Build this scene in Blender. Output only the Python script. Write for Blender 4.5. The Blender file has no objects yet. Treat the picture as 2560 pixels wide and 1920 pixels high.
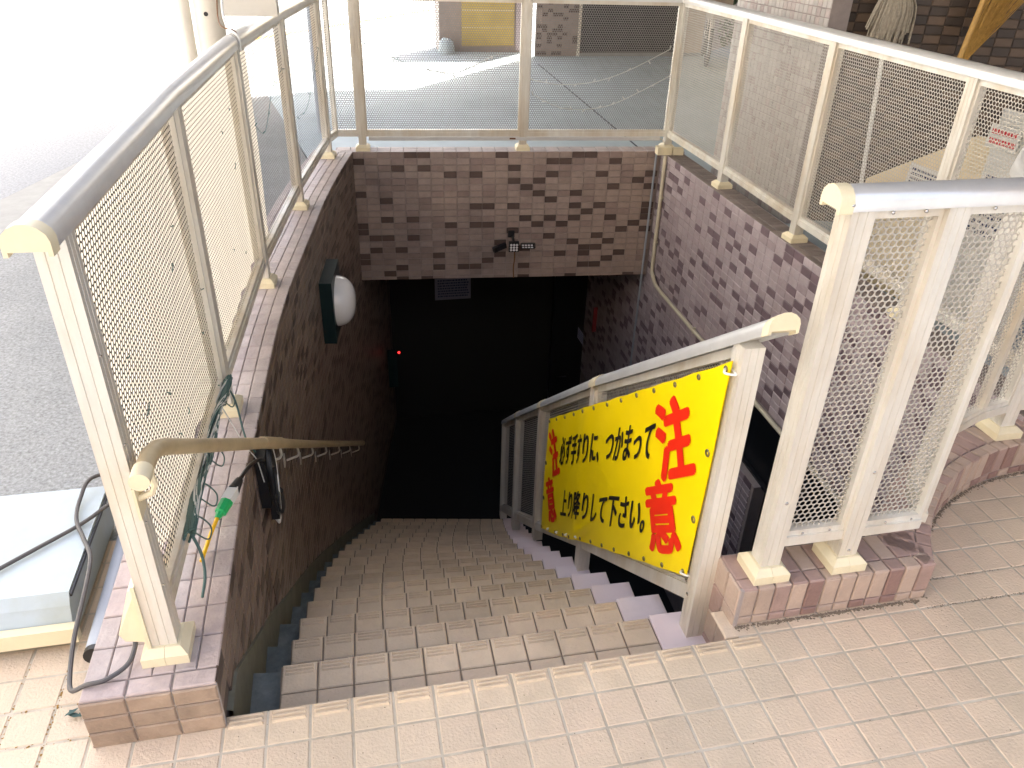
import bpy, bmesh, math, random
import numpy as np
from mathutils import Vector, Matrix
random.seed(7)
C = bpy.context.scene.collection
S = 0.1                      # builders work in decimetres (one tile = 1), meshes are stored in metres
R = math.radians

# ------------------------------------------------------------------ camera
CAM = Vector((0.8393, -13.1419, 16.6872))
CR = Vector((0.978523, -0.204247, 0.027842)); CU = Vector((0.081113, 0.505685, 0.858896)); CF = Vector((0.189507, 0.838192, -0.511392))
FPX = 1952.67
cam = bpy.data.cameras.new('camera'); camo = bpy.data.objects.new('camera', cam); C.objects.link(camo)
cam.sensor_width = 36.0; cam.lens = 36.0 * FPX / 2560.0; cam.clip_start = 0.02; cam.clip_end = 500
m = Matrix.Identity(4)
for i in range(3):
    m[i][0] = CR[i]; m[i][1] = CU[i]; m[i][2] = -CF[i]; m[i][3] = CAM[i] * S
camo.matrix_world = m
bpy.context.scene.camera = camo

# ------------------------------------------------------------------ world, sun, exposure
SUN_EL = 47.5; SUN_AZ = math.atan2(0.63, 0.77)          # azimuth measured from +Y towards +X
w = bpy.data.worlds.new('World'); bpy.context.scene.world = w; w.use_nodes = True
nt = w.node_tree; sky = nt.nodes.new('ShaderNodeTexSky'); sky.sky_type = 'NISHITA'; sky.sun_disc = False
sky.sun_elevation = R(SUN_EL); sky.sun_rotation = SUN_AZ; sky.air_density = 1.0; sky.dust_density = 6.0; sky.ozone_density = 0.0
bgn = nt.nodes['Background']; bgn.inputs['Strength'].default_value = 0.15
nt.links.new(sky.outputs[0], bgn.inputs['Color'])
sl = bpy.data.lights.new('sun', 'SUN'); sl.energy = 5.0; sl.angle = R(0.5); sl.color = (1.0, 0.93, 0.83)
so = bpy.data.objects.new('sun', sl); C.objects.link(so)
sdir = Vector((math.sin(SUN_AZ) * math.cos(R(SUN_EL)), math.cos(SUN_AZ) * math.cos(R(SUN_EL)), math.sin(R(SUN_EL))))
so.rotation_euler = sdir.to_track_quat('Z', 'Y').to_euler(); so.location = (3, 5, 20)
vs = bpy.context.scene.view_settings
vs.view_transform = 'Standard'; vs.look = 'None'; vs.exposure = 2.25; vs.gamma = 1.0; vs.use_curve_mapping = False

# ------------------------------------------------------------------ materials
def mat(name, col, rough=0.6, metal=0.0, var=0.0, nscale=8.0, bump=0.0, bscale=60.0, rnd=0.0, col2=None, spec=0.5,
        emit=None, trans=0.0, mixscale=None, stretch=None, coat=0.0, hard=0.0):
    m = bpy.data.materials.new(name); m.use_nodes = True; n = m.node_tree; L = n.links
    b = n.nodes['Principled BSDF']; b.inputs['Roughness'].default_value = rough; b.inputs['Metallic'].default_value = metal
    b.inputs['Specular IOR Level'].default_value = spec; b.inputs['Coat Weight'].default_value = coat
    if trans: b.inputs['Transmission Weight'].default_value = trans
    geo = n.nodes.new('ShaderNodeNewGeometry'); src = geo.outputs['Position']
    if stretch:
        mp = n.nodes.new('ShaderNodeMapping'); mp.inputs['Scale'].default_value = stretch; L.new(src, mp.inputs['Vector']); src = mp.outputs[0]
    rgb = n.nodes.new('ShaderNodeRGB'); rgb.outputs[0].default_value = (*col, 1); out = rgb.outputs[0]
    if col2 is not None:
        t = n.nodes.new('ShaderNodeTexNoise'); t.inputs['Scale'].default_value = mixscale or 3; t.inputs['Detail'].default_value = 6; t.inputs['Roughness'].default_value = .65
        L.new(src, t.inputs['Vector'])
        r = n.nodes.new('ShaderNodeValToRGB'); lo = .42 + hard * .06; r.color_ramp.elements[0].position = lo; r.color_ramp.elements[1].position = 1.04 - lo
        L.new(t.outputs['Fac'], r.inputs[0])
        mx = n.nodes.new('ShaderNodeMix'); mx.data_type = 'RGBA'; mx.inputs[7].default_value = (*col2, 1)
        L.new(r.outputs[0], mx.inputs[0]); L.new(out, mx.inputs[6]); out = mx.outputs[2]
    if var or rnd:
        hs = n.nodes.new('ShaderNodeHueSaturation'); L.new(out, hs.inputs['Color']); val = None
        if var:
            t = n.nodes.new('ShaderNodeTexNoise'); t.inputs['Scale'].default_value = nscale; t.inputs['Detail'].default_value = 8; t.inputs['Roughness'].default_value = .7
            L.new(src, t.inputs['Vector'])
            mr = n.nodes.new('ShaderNodeMapRange'); mr.inputs[1].default_value = .3; mr.inputs[2].default_value = .7; mr.inputs[3].default_value = 1 - var; mr.inputs[4].default_value = 1 + var
            L.new(t.outputs['Fac'], mr.inputs[0]); val = mr.outputs[0]
        if rnd:
            oi = n.nodes.new('ShaderNodeObjectInfo')
            mr = n.nodes.new('ShaderNodeMapRange'); mr.inputs[3].default_value = 1 - rnd; mr.inputs[4].default_value = 1 + rnd; L.new(oi.outputs['Random'], mr.inputs[0])
            if val is None: val = mr.outputs[0]
            else:
                mm = n.nodes.new('ShaderNodeMath'); mm.operation = 'MULTIPLY'; L.new(val, mm.inputs[0]); L.new(mr.outputs[0], mm.inputs[1]); val = mm.outputs[0]
        L.new(val, hs.inputs['Value']); out = hs.outputs[0]
    L.new(out, b.inputs['Base Color'])
    if bump:
        t = n.nodes.new('ShaderNodeTexNoise'); t.inputs['Scale'].default_value = bscale; t.inputs['Detail'].default_value = 4
        L.new(src, t.inputs['Vector'])
        bp = n.nodes.new('ShaderNodeBump'); bp.inputs['Strength'].default_value = min(1, bump); bp.inputs['Distance'].default_value = 0.003
        L.new(t.outputs['Fac'], bp.inputs['Height']); L.new(bp.outputs[0], b.inputs['Normal'])
    if emit:
        b.inputs['Emission Color'].default_value = (*emit[0], 1); b.inputs['Emission Strength'].default_value = emit[1]
    return m
M = {}
M['floor'] = mat('floor_tile', (.62, .49, .37), .6, var=.07, nscale=7, bump=.9, bscale=130, rnd=.06, col2=(.56, .46, .345), mixscale=1.6)
M['grout'] = mat('grout', (.52, .47, .39), .9, var=.18, nscale=14, col2=(.41, .36, .28), mixscale=4)
M['nosing'] = mat('nosing_tile', (.70, .57, .42), .6, var=.08, nscale=7, bump=.9, bscale=130, rnd=.05, col2=(.57, .465, .34), mixscale=1.6)
M['slab'] = mat('side_slab', (.80, .69, .69), .55, var=.06, nscale=12, bump=.2, bscale=60, col2=(.72, .60, .60), mixscale=3)
M['gutter'] = mat('gutter_paint', (.10, .125, .13), .7, var=.25, nscale=18, bump=.3, bscale=40, col2=(.16, .18, .18), mixscale=12)
M['skirt'] = mat('skirting_mortar', (.13, .13, .10), .8, var=.25, nscale=10, bump=.3, bscale=40)
M['mosA'] = mat('mosaic_light', (.37, .285, .245), .42, var=.12, nscale=20, bump=.45, bscale=150, rnd=.10, col2=(.28, .225, .205), mixscale=1.3)
M['mosB'] = mat('mosaic_mid', (.315, .235, .21), .42, var=.12, nscale=20, bump=.45, bscale=150, rnd=.10, col2=(.225, .175, .16), mixscale=1.3)
M['mosC'] = mat('mosaic_dark', (.10, .066, .056), .45, var=.10, nscale=20, bump=.35, bscale=150, rnd=.12)
M['mgrout'] = mat('mosaic_grout', (.33, .285, .27), .9, var=.12, nscale=14)
M['copL'] = mat('coping_tile', (.46, .40, .385), .55, var=.12, nscale=11, bump=1, bscale=70, rnd=.09, col2=(.36, .30, .29), mixscale=4)
M['copP'] = mat('coping_tile_pink', (.50, .41, .38), .55, var=.12, nscale=11, bump=1, bscale=70, rnd=.07, col2=(.38, .31, .30), mixscale=5)
M['copT'] = mat('coping_tile_tan', (.36, .27, .20), .55, var=.15, nscale=11, bump=1, bscale=70, rnd=.10, col2=(.26, .19, .14), mixscale=5)
M['copD'] = mat('coping_tile_dark', (.20, .165, .15), .6, var=.15, nscale=11, bump=.8, bscale=70, rnd=.16)
M['cA'] = mat('curb_tile_tan', (.42, .32, .26), .55, var=.12, nscale=11, bump=.9, bscale=80, rnd=.08)
M['cB'] = mat('curb_tile_rose', (.34, .235, .205), .55, var=.12, nscale=11, bump=.9, bscale=80, rnd=.08)
M['cC'] = mat('curb_tile_brown', (.25, .155, .135), .55, var=.12, nscale=11, bump=.9, bscale=80, rnd=.08)
M['lt'] = mat('pillar_tile', (.46, .43, .41), .4, var=.06, nscale=14, rnd=.12)
M['alu'] = mat('champagne_aluminium', (.76, .74, .68), .42, .35, var=.10, nscale=9, bump=.08, bscale=25, stretch=(1, 1, .22), col2=(.64, .57, .46), mixscale=4)
M['aluw'] = mat('rail_top_aluminium', (.72, .72, .71), .32, .45, var=.07, nscale=9)
M['mesh'] = mat('perforated_aluminium', (.50, .47, .42), .5, .3, var=.10, nscale=9)
M['cream'] = mat('cream_plastic', (.74, .66, .46), .45, var=.05, nscale=14, bump=.1, bscale=40)
M['tube'] = mat('handrail_resin', (.50, .40, .24), .38, var=.12, nscale=6, col2=(.38, .29, .16), mixscale=4)
M['brk'] = mat('bracket_grey', (.55, .52, .46), .45, .3)
M['steel'] = mat('screw_steel', (.6, .6, .6), .25, 1.0)
M['yel'] = mat('banner_yellow', (.97, .73, .0), .42, var=.03, nscale=5, spec=.4)
M['red'] = mat('banner_red', (.86, .025, .005), .45, spec=.4)
M['blk'] = mat('banner_black', (.012, .010, .012), .45, spec=.4)
M['black'] = mat('black_plastic', (.012, .012, .014), .35)
M['cord'] = mat('grey_cable', (.075, .07, .07), .5)
M['ycord'] = mat('yellow_cable', (.80, .46, .01), .45)
M['green'] = mat('green_plug', (.0, .38, .11), .4)
M['white'] = mat('white_plastic', (.75, .75, .72), .4)
M['lampw'] = mat('opal_glass', (.80, .80, .80), .12, spec=.6, coat=.5, var=.03)
M['lampb'] = mat('dark_green_metal', (.010, .028, .030), .4, .3)
M['string1'] = mat('green_wire', (.06, .12, .11), .6)
M['string2'] = mat('white_wire', (.55, .56, .54), .5)
M['asph'] = mat('asphalt_pale', (.255, .265, .265), .85, var=.45, nscale=75, bump=1, bscale=90, col2=(.215, .225, .225), mixscale=1.2)
M['asphd'] = mat('asphalt_road', (.25, .265, .28), .85, var=.35, nscale=60, bump=.8, bscale=80)
M['conc'] = mat('pavement_concrete', (.42, .49, .53), .8, var=.06, nscale=3, bump=.2, bscale=40, col2=(.36, .425, .455), mixscale=.6)
M['strip'] = mat('gutter_concrete', (.28, .285, .275), .85, var=.10, nscale=9, bump=.3, bscale=50)
M['yline'] = mat('road_paint_orange', (.75, .42, .08), .7, var=.2, nscale=20)
M['joint'] = mat('joint_seal', (.06, .07, .09), .9)
M['dark'] = mat('shade_black_interior', (.012, .012, .013), .85)  # near-black, so the darkness of the basement sits in the colour
M['darkglass'] = mat('dark_glass', (.006, .007, .009), .3, spec=.25)
M['canopy'] = mat('canopy_soffit', (.14, .135, .125), .8, var=.05)  # kept dark so the unseen slab bounces little light
M['shut'] = mat('dark_shutter', (.030, .030, .032), .6)
M['board'] = mat('yellow_board', (.50, .36, .09), .6, var=.15, nscale=5)
M['pinkw'] = mat('pinkish_render', (.48, .40, .41), .7, var=.06)
M['beige'] = mat('beige_render', (.45, .36, .27), .8, var=.08)
M['bluebox'] = mat('pale_blue_cover', (.42, .50, .56), .45, var=.05, nscale=4, col2=(.38, .43, .42), mixscale=3)
M['bluein'] = mat('cover_inner', (.42, .39, .27), .6)
M['pvc'] = mat('grey_pvc', (.44, .48, .54), .4, var=.05)
M['polew'] = mat('cream_pole', (.66, .63, .56), .45, var=.05)
M['poleb'] = mat('steel_pole', (.36, .40, .46), .45, .3)
M['vinyl'] = mat('cream_vinyl', (.90, .87, .81), .55, var=.03, nscale=5, col2=(.86, .80, .68), mixscale=2.2)
M['mop'] = mat('mop_yarn', (.40, .36, .29), .95, var=.25, nscale=40)
M['straw'] = mat('broom_straw', (.42, .25, .06), .8, var=.3, nscale=60, rnd=.2)
M['bamboo'] = mat('bamboo', (.50, .30, .08), .5, var=.15, nscale=20)
M['kraft'] = mat('cream_board', (.62, .52, .34), .7, var=.08, nscale=6)
M['paper'] = mat('paper', (.56, .57, .56), .8)
M['ink'] = mat('ink', (.03, .04, .10), .8)
M['inkr'] = mat('ink_red', (.55, .03, .04), .8)
M['leaf'] = mat('hedge_leaf', (.07, .10, .03), .6, var=.3, nscale=30, rnd=.2)
M['render'] = mat('pale_render', (.80, .79, .76), .85, var=.05)
M['render2'] = mat('brown_render', (.30, .26, .22), .85, var=.05)
M['bwA'] = mat('brown_checker_light', (.115, .078, .055), .5, var=.12, nscale=20, rnd=.15)
M['bwB'] = mat('brown_checker_dark', (.055, .040, .033), .5, var=.12, nscale=20, rnd=.15)
M['rA'] = mat('sky_tint_mosaic_light', (.43, .365, .385), .42, var=.12, nscale=20, bump=.45, bscale=150, rnd=.10, col2=(.36, .30, .31), mixscale=1.3)  # mosaic copies for the right wall, cool sky light mixed into the colour
M['rB'] = mat('sky_tint_mosaic_mid', (.35, .285, .30), .42, var=.12, nscale=20, bump=.45, bscale=150, rnd=.10)
M['rC'] = mat('sky_tint_mosaic_dark', (.165, .118, .135), .42, var=.10, nscale=20, bump=.35, bscale=150, rnd=.14)
M['sgrout'] = mat('stair_grout', (.23, .185, .14), .9, var=.2, nscale=14)
M['eyelet'] = mat('eyelet_brass', (.20, .17, .08), .4, .6)
M['copgrout'] = mat('coping_grout', (.40, .36, .33), .9, var=.15)
M['moss'] = mat('dry_moss', (.26, .15, .03), .95, var=.4, nscale=60)
M['dirt'] = mat('dirt', (.21, .165, .12), .95, var=.4, nscale=60)
M['lwA'] = mat('shaded_mosaic_light', (.225, .165, .13), .42, var=.12, nscale=20, bump=.45, bscale=150, rnd=.10, col2=(.18, .135, .105), mixscale=1.3)  # browner, darker mosaic copies for the left wall, its shade put into the colour
M['lwB'] = mat('shaded_mosaic_mid', (.17, .12, .095), .42, var=.12, nscale=20, bump=.45, bscale=150, rnd=.10)
M['lwC'] = mat('shaded_mosaic_dark', (.075, .050, .040), .42, var=.10, nscale=20, bump=.35, bscale=150, rnd=.12)
M['lwG'] = mat('shaded_grout', (.13, .10, .085), .9, var=.1)  # grout darkened along with the shaded left tiles
M['meshL'] = mat('perforated_shade_dark', (.11, .095, .08), .55, .3, var=.10, nscale=9)  # panel aluminium darkened for the left railing, backlit shade painted in
M['meshB'] = mat('perforated_shade_grey', (.26, .255, .25), .5, .3, var=.10, nscale=9)  # greyer copy for the back panels, their backlit shade in the colour
M['noticep'] = mat('shade_dimmed_paper', (.20, .20, .27), .8)  # paper darkened to carry the shade under the beam
M['signr'] = mat('shade_dimmed_red', (.16, .008, .01), .6)  # red darkened the same way, shade under the beam painted in
M['rubber'] = mat('tyre_rubber', (.03, .03, .03), .8)
M['bike'] = mat('bicycle_paint', (.45, .40, .34), .3, .5)
M['conduit'] = mat('cream_conduit', (.55, .50, .38), .45, var=.06)
M['rust'] = mat('brown_cable', (.16, .07, .02), .6)
M['led'] = mat('red_led', (.2, .0, .0), .4, emit=((1, .02, .02), 1.2))
M['lens'] = mat('lens_white', (.85, .86, .88), .2, .1)
# translucent vinyl
n = M['vinyl'].node_tree; b = n.nodes['Principled BSDF']; o = n.nodes['Material Output']
tr = n.nodes.new('ShaderNodeBsdfTranslucent'); tr.inputs[0].default_value = (.95, .92, .86, 1)
mx = n.nodes.new('ShaderNodeMixShader'); mx.inputs[0].default_value = .75
n.links.new(b.outputs[0], mx.inputs[1]); n.links.new(tr.outputs[0], mx.inputs[2]); n.links.new(mx.outputs[0], o.inputs[0])

# ------------------------------------------------------------------ helpers
def V(*a): return Vector(a)
def tag(o, label=None, cat=None, group=None, kind=None):
    if label: o['label'] = label
    if cat: o['category'] = cat
    if group: o['group'] = group
    if kind: o['kind'] = kind
    return o
def link(name, me, parent=None, mw=None):
    o = bpy.data.objects.new(name, me); C.objects.link(o)
    if parent is not None:
        o.parent = parent; o.matrix_parent_inverse = parent.matrix_world.inverted()
    if mw is not None: o.matrix_basis = mw
    return o
def thing(name, loc, label, cat, group=None):
    o = bpy.data.objects.new(name, None); C.objects.link(o); o.matrix_world = Matrix.Translation(Vector(loc) * S)
    o.empty_display_size = .1
    return tag(o, label, cat, group)
class MB:
    def __init__(s): s.v = []; s.f = []; s.mi = []
    def add(s, vs, fs, mi=0):
        b = len(s.v); s.v += [tuple(x) for x in vs]; s.f += [tuple(b + i for i in f) for f in fs]; s.mi += [mi] * len(fs); return s
    def box(s, x0, x1, y0, y1, z0, z1, mi=0):
        return s.add([(x0,y0,z0),(x1,y0,z0),(x1,y1,z0),(x0,y1,z0),(x0,y0,z1),(x1,y0,z1),(x1,y1,z1),(x0,y1,z1)],
                     [(0,3,2,1),(4,5,6,7),(0,1,5,4),(1,2,6,5),(2,3,7,6),(3,0,4,7)], mi)
    def obox(s, c, ex, ey, ez, hx, hy, hz, mi=0):
        c = Vector(c); P = []
        for k in (-1, 1):
            for a, b2 in ((-1,-1),(1,-1),(1,1),(-1,1)): P.append(c + ex*hx*a + ey*hy*b2 + ez*hz*k)
        return s.add(P, [(0,3,2,1),(4,5,6,7),(0,1,5,4),(1,2,6,5),(2,3,7,6),(3,0,4,7)], mi)
    def bar(s, a, b2, wd, ht, mi=0, up=V(0,0,1)):
        a = Vector(a); b2 = Vector(b2); d = (b2 - a); L = d.length; d.normalize(); n = d.cross(up).normalized(); u = n.cross(d)
        return s.obox((a + b2) / 2, d, n, u, L/2, wd/2, ht/2, mi)
    def prism(s, poly, z0, z1, mi=0):
        n = len(poly); P = [(x, y, z0) for x, y in poly] + [(x, y, z1) for x, y in poly]
        return s.add(P, [tuple(range(n))[::-1], tuple(range(n, 2*n))] + [(i, (i+1) % n, n + (i+1) % n, n + i) for i in range(n)], mi)
    def tube(s, pts, r, seg=8, mi=0, caps=True, rad=None):
        pts = [Vector(q) for q in pts]; n = len(pts); P = []; up = None
        for i in range(n):
            d = (pts[min(i+1, n-1)] - pts[max(i-1, 0)])
            if d.length < 1e-6: d = V(0,0,1)
            d.normalize()
            if up is None: up = V(0,0,1) if abs(d.z) < .9 else V(1,0,0)
            a = d.cross(up)
            if a.length < 1e-4: a = d.orthogonal()
            a.normalize(); up = a.cross(d).normalized(); rr = rad[i] if rad else r
            for k in range(seg):
                t = 2*math.pi*k/seg; P.append(pts[i] + (a*math.cos(t) + up*math.sin(t))*rr)
        F = [(i*seg+k, i*seg+(k+1) % seg, (i+1)*seg+(k+1) % seg, (i+1)*seg+k) for i in range(n-1) for k in range(seg)]
        if caps: F += [tuple(range(seg))[::-1], tuple(range((n-1)*seg, n*seg))]
        return s.add(P, F, mi)
    def sweep(s, prof, pts, mi=0, caps=True):
        """profile (lateral, up) along points, up stays vertical"""
        pts = [Vector(q) for q in pts]; n = len(pts); k = len(prof); P = []
        for i in range(n):
            a = (pts[i] - pts[i-1]) if i > 0 else (pts[1] - pts[0]); b2 = (pts[i+1] - pts[i]) if i < n-1 else a
            a = V(a.x, a.y, 0).normalized(); b2 = V(b2.x, b2.y, 0).normalized(); d = (a + b2).normalized()
            lat = V(d.y, -d.x, 0) / max(.3, d.dot(a))
            for q in prof: P.append(pts[i] + lat*q[0] + V(0,0,q[1]))
        F = [(i*k+j, i*k+(j+1) % k, (i+1)*k+(j+1) % k, (i+1)*k+j) for i in range(n-1) for j in range(k)]
        if caps: F += [tuple(range(k))[::-1], tuple(range((n-1)*k, n*k))]
        return s.add(P, F, mi)
    def build(s, name, mats, parent=None, smooth=False, fix=True):
        me = bpy.data.meshes.new(name); me.from_pydata([(x*S, y*S, z*S) for x, y, z in s.v], [], s.f)
        if not isinstance(mats, (list, tuple)): mats = [mats]
        for q in mats: me.materials.append(q)
        if len(mats) > 1: me.polygons.foreach_set('material_index', s.mi)
        if fix:
            bm = bmesh.new(); bm.from_mesh(me); bmesh.ops.recalc_face_normals(bm, faces=bm.faces); bm.to_mesh(me); bm.free()
        if smooth:
            me.polygons.foreach_set('use_smooth', [True]*len(me.polygons)); me.set_sharp_from_angle(angle=R(40))
        me.update(); return link(name, me, parent)
def catmull(pts, n=8):
    P = [Vector(q) for q in pts]; P = [2*P[0]-P[1]] + P + [2*P[-1]-P[-2]]; out = []
    for i in range(1, len(P)-2):
        for k in range(n):
            t = k/n; a, b2, c, d = P[i-1], P[i], P[i+1], P[i+2]
            out.append(.5*((2*b2) + (c-a)*t + (2*a-5*b2+4*c-d)*t*t + (3*b2-a-3*c+d)*t**3))
    out.append(P[-2]); return out
def resample(pts, step):
    pts = [Vector(q) for q in pts]; out = []; acc = 0; want = 0
    for a, b2 in zip(pts, pts[1:]):
        L = (b2-a).length
        while want <= acc + L + 1e-9:
            out.append((a.lerp(b2, (want-acc)/L if L else 0), (b2-a).normalized())); want += step
        acc += L
    return out
# ------- tiles: chamfered plates sharing mesh data
_tm = {}
def tile_mesh(wd, ht, th, material, ridges=False):
    key = (round(wd, 2), round(ht, 2), round(th, 2), material.name, ridges)
    if key in _tm: return _tm[key]
    b = MB(); a, c = wd/2, ht/2; e = min(.03, wd*.1, ht*.1)
    b.add([(-a,-c,0),(a,-c,0),(a,c,0),(-a,c,0),(-a,-c,th-e),(a,-c,th-e),(a,c,th-e),(-a,c,th-e),(-a+e,-c+e,th),(a-e,-c+e,th),(a-e,c-e,th),(-a+e,c-e,th)],
          [(0,1,5,4),(1,2,6,5),(2,3,7,6),(3,0,4,7),(4,5,9,8),(5,6,10,9),(6,7,11,10),(7,4,8,11),(8,9,10,11)])
    if ridges:
        for y in (.11, .23, .35):
            y0 = c - y*ht/.96; p = a*.84
            b.add([(-p,y0-.038,th),(p,y0-.038,th),(p,y0+.038,th),(-p,y0+.038,th),(-p+.03,y0-.015,th+.068),(p-.03,y0-.015,th+.068),(p-.03,y0+.015,th+.068),(-p+.03,y0+.015,th+.068)],
                  [(0,1,5,4),(1,2,6,5),(2,3,7,6),(3,0,4,7),(4,5,6,7)])
    me = bpy.data.meshes.new('tile'); me.from_pydata([(x*S,y*S,z*S) for x,y,z in b.v], [], b.f); me.materials.append(material); me.update()
    _tm[key] = me; return me
def view_size(p, nrm):
    d = Vector(p) - CAM; z = d.dot(CF)
    if z < 1: return 0
    u = FPX*d.dot(CR)/z; v = FPX*d.dot(CU)/z
    if abs(u) > 1310 or abs(v) > 990: return 0
    return max(0, -nrm.dot(d.normalized())) / z / z
class Tiles:
    """collects tiles of one thing; the largest in view become objects, the rest one joined part"""
    def __init__(s): s.t = []
    def add(s, c, ex, ey, nz, wd, ht, th, material, ridges=False): s.t.append((Vector(c), ex, ey, nz, wd, ht, th, material, ridges))
    def done(s, parent, name, rest, limit=300, minsize=0.0):
        rk = sorted(((view_size(q[0], q[3])*q[4]*q[5], i) for i, q in enumerate(s.t)), reverse=True)
        solo = set(i for v, i in rk[:limit] if v > minsize); mats = []; vv = []; ff = []; mi = []
        for i, (c, ex, ey, nz, wd, ht, th, material, rg) in enumerate(s.t):
            mm = Matrix.Identity(4)
            for k in range(3): mm[k][0] = ex[k]; mm[k][1] = ey[k]; mm[k][2] = nz[k]; mm[k][3] = c[k]*S
            me = tile_mesh(wd, ht, th, material, rg)
            if i in solo:
                link(name, me, parent, mm)
            else:
                if material not in mats: mats.append(material)
                b = len(vv); vv += [tuple(mm @ q.co) for q in me.vertices]
                for f in me.polygons: ff.append(tuple(b + j for j in f.vertices)); mi.append(mats.index(material))
        if vv:
            me = bpy.data.meshes.new(rest); me.from_pydata(vv, [], ff)
            for q in mats: me.materials.append(q)
            me.polygons.foreach_set('material_index', mi); me.update()
            tag(link(rest, me, parent), kind='stuff')
class Mosaic:
    """dark tiles scattered so that they rarely touch, as in the mixed sheets these tiles come in"""
    def __init__(s, a, b, c, seed): s.a, s.b, s.c = M[a], M[b], M[c]; s.rn = random.Random(seed); s.dk = set()
    def pick(s, i, r):
        p = .25
        if (i, r-1) in s.dk: p = .05
        if (i-1, r) in s.dk: p = min(p, .14)
        if (i-1, r) in s.dk and (i-2, r) in s.dk: p = 0
        if s.rn.random() < p: s.dk.add((i, r)); return s.c
        return s.b if s.rn.random() < .33 else s.a
# ------- perforated sheet spanned by four corners (bilinear)
HP = .17
def perforated(parent, P00, P10, P11, P01, detail, mt=None):
    P00, P10, P11, P01 = [np.array(q, float) for q in (P00, P10, P11, P01)]
    W = (np.linalg.norm(P10-P00) + np.linalg.norm(P11-P01))/2; H = (np.linalg.norm(P01-P00) + np.linalg.norm(P11-P10))/2
    nc = max(2, int(round(W/HP))); nr = max(2, int(round(H/(HP*.866))))
    k = 12 if detail else 6; r = .40
    ang = np.radians(30 + 360/k*np.arange(k)); a = 1/math.sqrt(3)
    if k == 6: ox, oy = a*np.cos(ang), a*np.sin(ang)
    else:
        rad = np.where(np.arange(k) % 2 == 0, a, .5); ox, oy = rad*np.cos(ang), rad*np.sin(ang)
    rr = .42 if k == 12 else .44
    ix, iy = rr*np.cos(ang), rr*np.sin(ang)
    I, J = np.meshgrid(np.arange(nc), np.arange(nr)); I = I.ravel(); J = J.ravel()
    cx = I + .5 + .5*(J % 2) - .25; cy = (J + .5)*.866
    layers = [(ox, oy, 0), (ix, iy, 0)]
    if detail == 2: layers += [(ix, iy, 1), (ox, oy, 1)]
    N = len(cx); nl = len(layers)
    U = np.stack([np.clip((cx[:, None] + l[0][None])/nc, 0, 1) for l in layers], 1)
    W2 = np.stack([np.clip((cy[:, None] + l[1][None])/(nr*.866), 0, 1) for l in layers], 1)
    nrm = np.cross(P10-P00, P01-P00); nrm /= np.linalg.norm(nrm); off = np.array([l[2] for l in layers])[None, :, None, None]*nrm*(-.006 if mt == 'meshL' else -.02)
    U = U[..., None]; W2 = W2[..., None]
    Q = (P00*(1-U) + P10*U)*(1-W2) + (P01*(1-U) + P11*U)*W2 + off
    co = Q.reshape(-1, 3)*S
    base = (np.arange(N)*nl*k)[:, None]; j = np.arange(k); j2 = (j+1) % k; F = []
    for l in range(nl-1):
        F.append(np.stack([base+l*k+j, base+l*k+j2, base+(l+1)*k+j2, base+(l+1)*k+j], 2).reshape(-1, 4))
    F = np.concatenate(F); me = bpy.data.meshes.new('perforated_sheet')
    me.vertices.add(len(co)); me.vertices.foreach_set('co', co.ravel().astype(np.float32))
    me.loops.add(F.size); me.loops.foreach_set('vertex_index', F.ravel().astype(np.int32))
    me.polygons.add(len(F)); me.polygons.foreach_set('loop_start', np.arange(0, F.size, 4, dtype=np.int32)); me.polygons.foreach_set('loop_total', np.full(len(F), 4, dtype=np.int32))
    me.materials.append(M[mt or 'mesh']); me.update(calc_edges=True)
    return link('perforated_sheet', me, parent)

# ------------------------------------------------------------------ railings
HB = [(-.34,0),(-.34,.20),(-.30,.32),(-.2,.42),(-.07,.48),(.07,.48),(.2,.42),(.30,.32),(.34,.20),(.34,0),(.27,0),(.27,.08),(-.27,.08),(-.27,0)]
def post_prof(h=.275):
    g = .012; P = []
    for a in (-h, -.10-g, -.10, -.10+g, .10-g, .10, .10+g, h):
        P.append((a, -h + (g*1.6 if abs(abs(a)-.10) < 1e-6 else 0)))
    A = P[:]; out = A[:]
    for x, y in A[1:]: out.append((-y, x))
    for x, y in A[1:]: out.append((-x, -y))
    for x, y in A[1:-1]: out.append((y, -x))
    return out
PP = post_prof()
def add_post(parent, x, y, z0, z1, ang=0, cover=True, cz=None):
    c, s_ = math.cos(ang), math.sin(ang); rt = lambda q: (x + q[0]*c - q[1]*s_, y + q[0]*s_ + q[1]*c)
    p = MB().prism([rt(q) for q in PP], z0, z1).build('post', M['alu'], parent)
    if cover:
        zb = z0 if cz is None else cz
        for sgn in (-1, 1):
            b = MB(); x0, x1 = (-.52, -.004) if sgn < 0 else (.004, .52)
            lo = [rt(q) for q in ((x0,-.52),(x1,-.52),(x1,.52),(x0,.52))]
            i = .17; u0, u1 = (x0+i, x1) if sgn < 0 else (x0, x1-i)
            hi = [rt(q) for q in ((u0,-.52+i),(u1,-.52+i),(u1,.52-i),(u0,.52-i))]
            P = [(*q, zb) for q in lo] + [(*q, zb+.26) for q in lo] + [(*q, zb+.42) for q in hi]
            b.add(P, [(3,2,1,0),(8,9,10,11)] + [(k,(k+1) % 4,4+(k+1) % 4,4+k) for k in range(4)] + [(4+k,4+(k+1) % 4,8+(k+1) % 4,8+k) for k in range(4)])
            b.build('base_cover', M['cream'], p)
    return p
def screw(parent, p, nrm, r=.035):
    nrm = Vector(nrm).normalized(); MB().tube([Vector(p), Vector(p)+nrm*.02, Vector(p)+nrm*.035], r, 8, rad=[r, r, r*.5]).build('screw', M['steel'], parent, smooth=True)
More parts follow.
